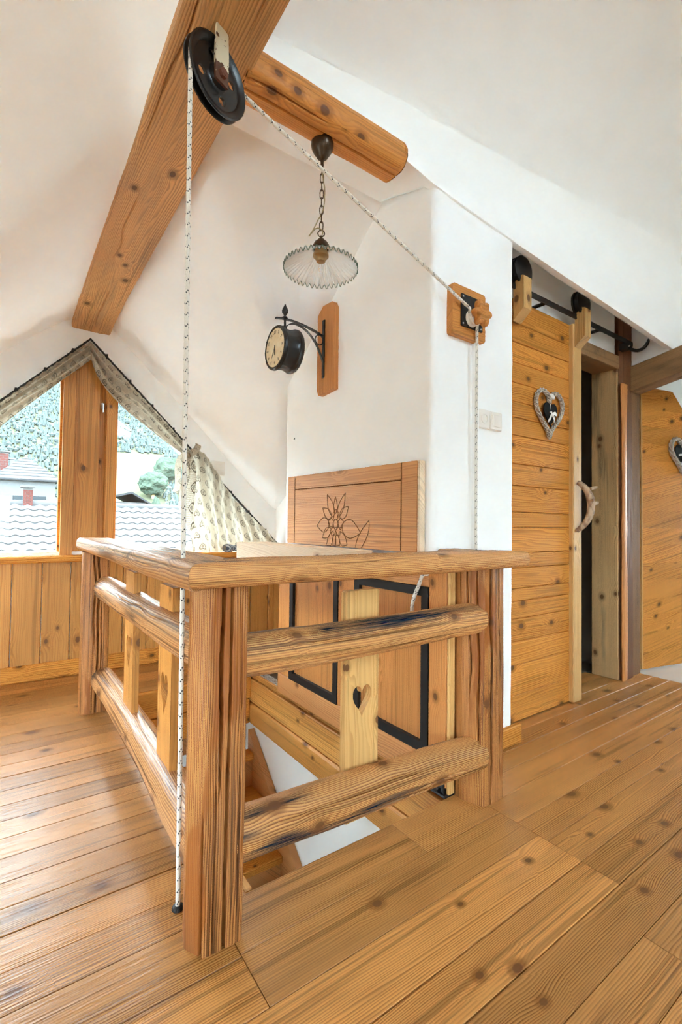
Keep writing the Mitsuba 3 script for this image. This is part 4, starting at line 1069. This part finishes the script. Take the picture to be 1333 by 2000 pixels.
# ------------------------------------------------------------------ outside: neighbour roofs, house, hill
nr_ = thing('neighbour_roof', 'pale tiled roof of the neighbouring house just below the window sill', 'roof')
RY, RZ, sl = 14.0, 1.44, math.radians(30)
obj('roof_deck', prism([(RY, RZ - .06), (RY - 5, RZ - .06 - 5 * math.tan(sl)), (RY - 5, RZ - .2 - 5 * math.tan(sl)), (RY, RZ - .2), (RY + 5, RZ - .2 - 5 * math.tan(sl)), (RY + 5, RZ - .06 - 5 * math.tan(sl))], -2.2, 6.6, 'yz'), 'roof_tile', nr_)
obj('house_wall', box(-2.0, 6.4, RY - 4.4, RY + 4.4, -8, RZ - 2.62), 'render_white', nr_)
tw_, tl = .25, .30
u = np.linspace(0, 1, 11); prof = .022 * np.sin(u * PI * 2 - .6)
top = np.array([[(x * tw_, y, z + q * 1.0) for x, q in zip(u, prof)] for y, z in ((0, 0.0), (-tl * 1.12, .030))])
bot = top - np.array([0, 0, .022])
P = np.stack([top[0], top[1], bot[1], bot[0]], 0)
tile = grid_mesh(P)
A = np.array([[1, 0, 0], [0, math.cos(sl), math.sin(sl)], [0, -math.sin(sl), math.cos(sl)]])   # rotate about x so that the tile lies on the slope
tile.vertices = tile.vertices @ np.array([[1, 0, 0], [0, math.cos(sl), math.sin(sl)], [0, -math.sin(sl), math.cos(sl)]])
tply = mikit.ply(tile, 'roof_tile', smooth=False, uv=np.full((len(tile.vertices), 2), .5))
n_ = 0
for r in range(10):
    for c in range(26):
        key = 'neighbour_roof__tile' + (f'_{n_:03d}' if n_ else ''); n_ += 1
        scene[key] = {**tply, 'to_world': T().translate([-1.1 + c * tw_ + (tw_ / 2 if r % 2 else 0) * 0, RY - r * tl * math.cos(sl), RZ - r * tl * math.sin(sl) - .03])}
for k in range(16):
    rc_ = lathe([(.085, 0), (.095, .42), (.08, .44)], 14)
    obj('ridge_tile', frame(rc_, (-1.2 + k * .42, RY + .02, RZ - .03), (0, 1, 0), (0, 0, 1), (1, 0, 0)), 'roof_tile', nr_, smooth=40)
def brick_chimney(name, label, x0, x1, y0, y1, z0, z1, bh, cap, seed):
    t = thing(name, label, 'chimney')
    obj('core', box(x0 + .01 * (x1 - x0), x1 - .01 * (x1 - x0), y0 + .01, y1 - .01, z0, z1), 'mortar', t)
    n = max(int((z1 - z0) / bh), 1); w = (x1 - x0)
    for k in range(n):
        za, zb_ = z0 + k * bh + .04 * bh, z0 + (k + 1) * bh - .08 * bh
        cuts = [x0, x0 + w * .5, x1] if k % 2 == 0 else [x0, x0 + w * .27, x0 + w * .75, x1]
        for a, b in zip(cuts, cuts[1:]):
            obj('brick', box(a + .02 * w, b - .02 * w, y0 - .01 * w, y1 + .01 * w, za, zb_), 'red_brick', t)
    obj('cap', box(x0 - cap, x1 + cap, y0 - cap, y1 + cap, z1, z1 + cap * .8), 'mortar', t)
    return t
brick_chimney('brick_chimney', 'small red brick chimney with flat cap on the ridge of the near tiled roof', .39, .59, 13.9, 14.1, 1.36, 1.80, .055, .06, 1)
hs = thing('house', 'white house with pale pyramid roof and long dark window beyond the near roof', 'house')
hx, hy = 2.31, 75.6
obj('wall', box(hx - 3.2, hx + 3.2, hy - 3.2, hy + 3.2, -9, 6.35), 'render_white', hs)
E_ = 3.75; ez, az = 6.15, 9.5
roofm = trimesh.convex.convex_hull(np.array([(hx + sx * E_, hy + sy * E_, z) for sx in (-1, 1) for sy in (-1, 1) for z in (ez, ez + .12)] + [(hx, hy, az)]))
rf = obj('roof', roofm, 'roof_tile', hs)
for k in range(1, 8):
    f = 1 - k / 8.0
    w = E_ * f + .04; z = ez + .12 + (az - ez - .12) * k / 8.0
    obj('tile_course', prism([(-w, z - .03), (w, z - .03), (w - .06, z + .05), (-w + .06, z + .05)], hy - w - .05, hy - w + .10) .apply_translation((hx, 0, 0)), 'roof_tile', rf)
obj('gutter', box(hx - E_, hx + E_, hy - E_ - .10, hy - E_, ez - .16, ez + .04), 'gutter', hs)
wn = obj('window', box(.95, 4.5, hy - 3.26, hy - 3.18, 3.05, 4.1), 'gutter', hs)
for a, b in ((1.02, 2.1), (3.0, 4.42)): obj('pane', box(a, b, hy - 3.29, hy - 3.255, 3.13, 4.02), 'glass_dark', wn)
brick_chimney('brick_chimney', 'tall brick chimney with pale cap at the left edge of the window view', -.75, .45, 78, 79.2, 4, 10.1, .33, .18, 2)
obj('vent_stack', [box(.55, 1.2, 78.2, 78.9, 5, 9.2), box(.45, 1.3, 78.1, 79.0, 9.2, 9.45)], 'render_white', label='small white chimney stack right of the tall brick chimney', cat='chimney')
bn = thing('barn', 'low barn with dark gable and pale roof seen through the right window', 'barn')
obj('wall', box(6.2, 10.5, 45, 52, -8, 2.7), 'cut_wood', bn)
obj('roof', prism([(5.6, 2.5), (9.2, 3.45), (11.0, 2.4), (11.0, 2.55), (9.2, 3.62), (5.6, 2.68)][::-1], 44.6, 52.5), 'gutter', bn)
# ground and hill
def hill_z(x, y):
    x = np.asarray(x, float); y = np.asarray(y, float)
    base = -8 + np.clip((y - 90), 0, None) * .03 + np.clip(y - 420, 0, None) * .36 + .05 * np.clip(y - 800, 0, None)
    return base + 14 * (meshkit.fbm(np.stack([x * .006, y * .006, 0 * x], -1), 3, 4) - .5) * np.clip((y - 200) / 300, 0, 1)
gx, gy = np.meshgrid(np.linspace(-500, 900, 90), np.r_[np.linspace(4.2, 400, 40), np.linspace(420, 1700, 80)], indexing='ij')
obj('hillside', grid_mesh(np.stack([gx, gy, hill_z(gx, gy)], -1)), 'meadow', smooth=True, kind='structure', label='pale green meadow rising to the wooded hill')
rg_ = np.random.default_rng(3)
px = rg_.uniform(-260, 700, 42000); py = rg_.uniform(430, 1500, 42000)
ang = px / py
wob = .03 * (meshkit.noise(np.stack([px * .02, py * .02, 0 * px], -1), 8) - .5)
meadow = (ang + wob > .155) & (ang + wob < .262) & (py < 640)
keep = (~meadow) & (ang > -.16) & (ang < .45)
px, py = px[keep], py[keep]; pz_ = hill_z(px, py)
V, Fc = [], []; o_ = 0
for x, y, z, h, kd in zip(px, py, pz_, rg_.uniform(4.5, 9.0, len(px)), rg_.random(len(px))):
    n = 7; th_ = np.arange(n) / n * 2 * PI + x
    if kd < .72:
        r = h * .24
        ring = np.c_[x + r * np.cos(th_), y + r * np.sin(th_), np.full(n, z + h * .08)]
        v = np.vstack([ring, [(x, y, z + h)]]); f = [(k, (k + 1) % n, n) for k in range(n)]
    else:
        r = h * .36
        a = np.c_[x + r * .7 * np.cos(th_), y + r * .7 * np.sin(th_), np.full(n, z + h * .15)]; b = np.c_[x + r * np.cos(th_), y + r * np.sin(th_), np.full(n, z + h * .45)]
        v = np.vstack([a, b, [(x, y, z + h * .85)]]); f = [(k, (k + 1) % n, n + (k + 1) % n) for k in range(n)] + [(k, n + (k + 1) % n, n + k) for k in range(n)] + [(n + k, n + (k + 1) % n, 2 * n) for k in range(n)]
    V.append(v); Fc.append(np.array(f) + o_); o_ += len(v)
obj('forest', trimesh.Trimesh(np.vstack(V), np.vstack(Fc), process=False), 'forest', label='dense hazy forest covering the hill beyond the houses', cat='forest', kind='stuff')
def broad_tree(label, x, y, h, w, seed):
    t = thing('tree', label, 'tree')
    z = float(hill_z(x, y))
    obj('trunk', tube([(x, y, z - 1), (x + .2, y, z + h * .4)], [w * .06, w * .04], 8), 'old_z', t)
    m = trimesh.creation.icosphere(4, 1.0); n = meshkit.fbm(m.vertices * 2.4 + seed, 4, seed)
    m.vertices *= (.72 + .6 * n)[:, None]; m.vertices = m.vertices * (w / 2, w / 2, h * .42) + (x, y, z + h * .56)
    obj('crown', m, 'tree_green', t, smooth=False)
broad_tree('large round green tree on the meadow in the right window', 118, 480, 26, 26, 1)
broad_tree('second broad tree on the slope right of the meadow', 142, 520, 30, 26, 2)
broad_tree('pale bush beside the barn roof', 11.6, 46, 11.2, 1.9, 3)
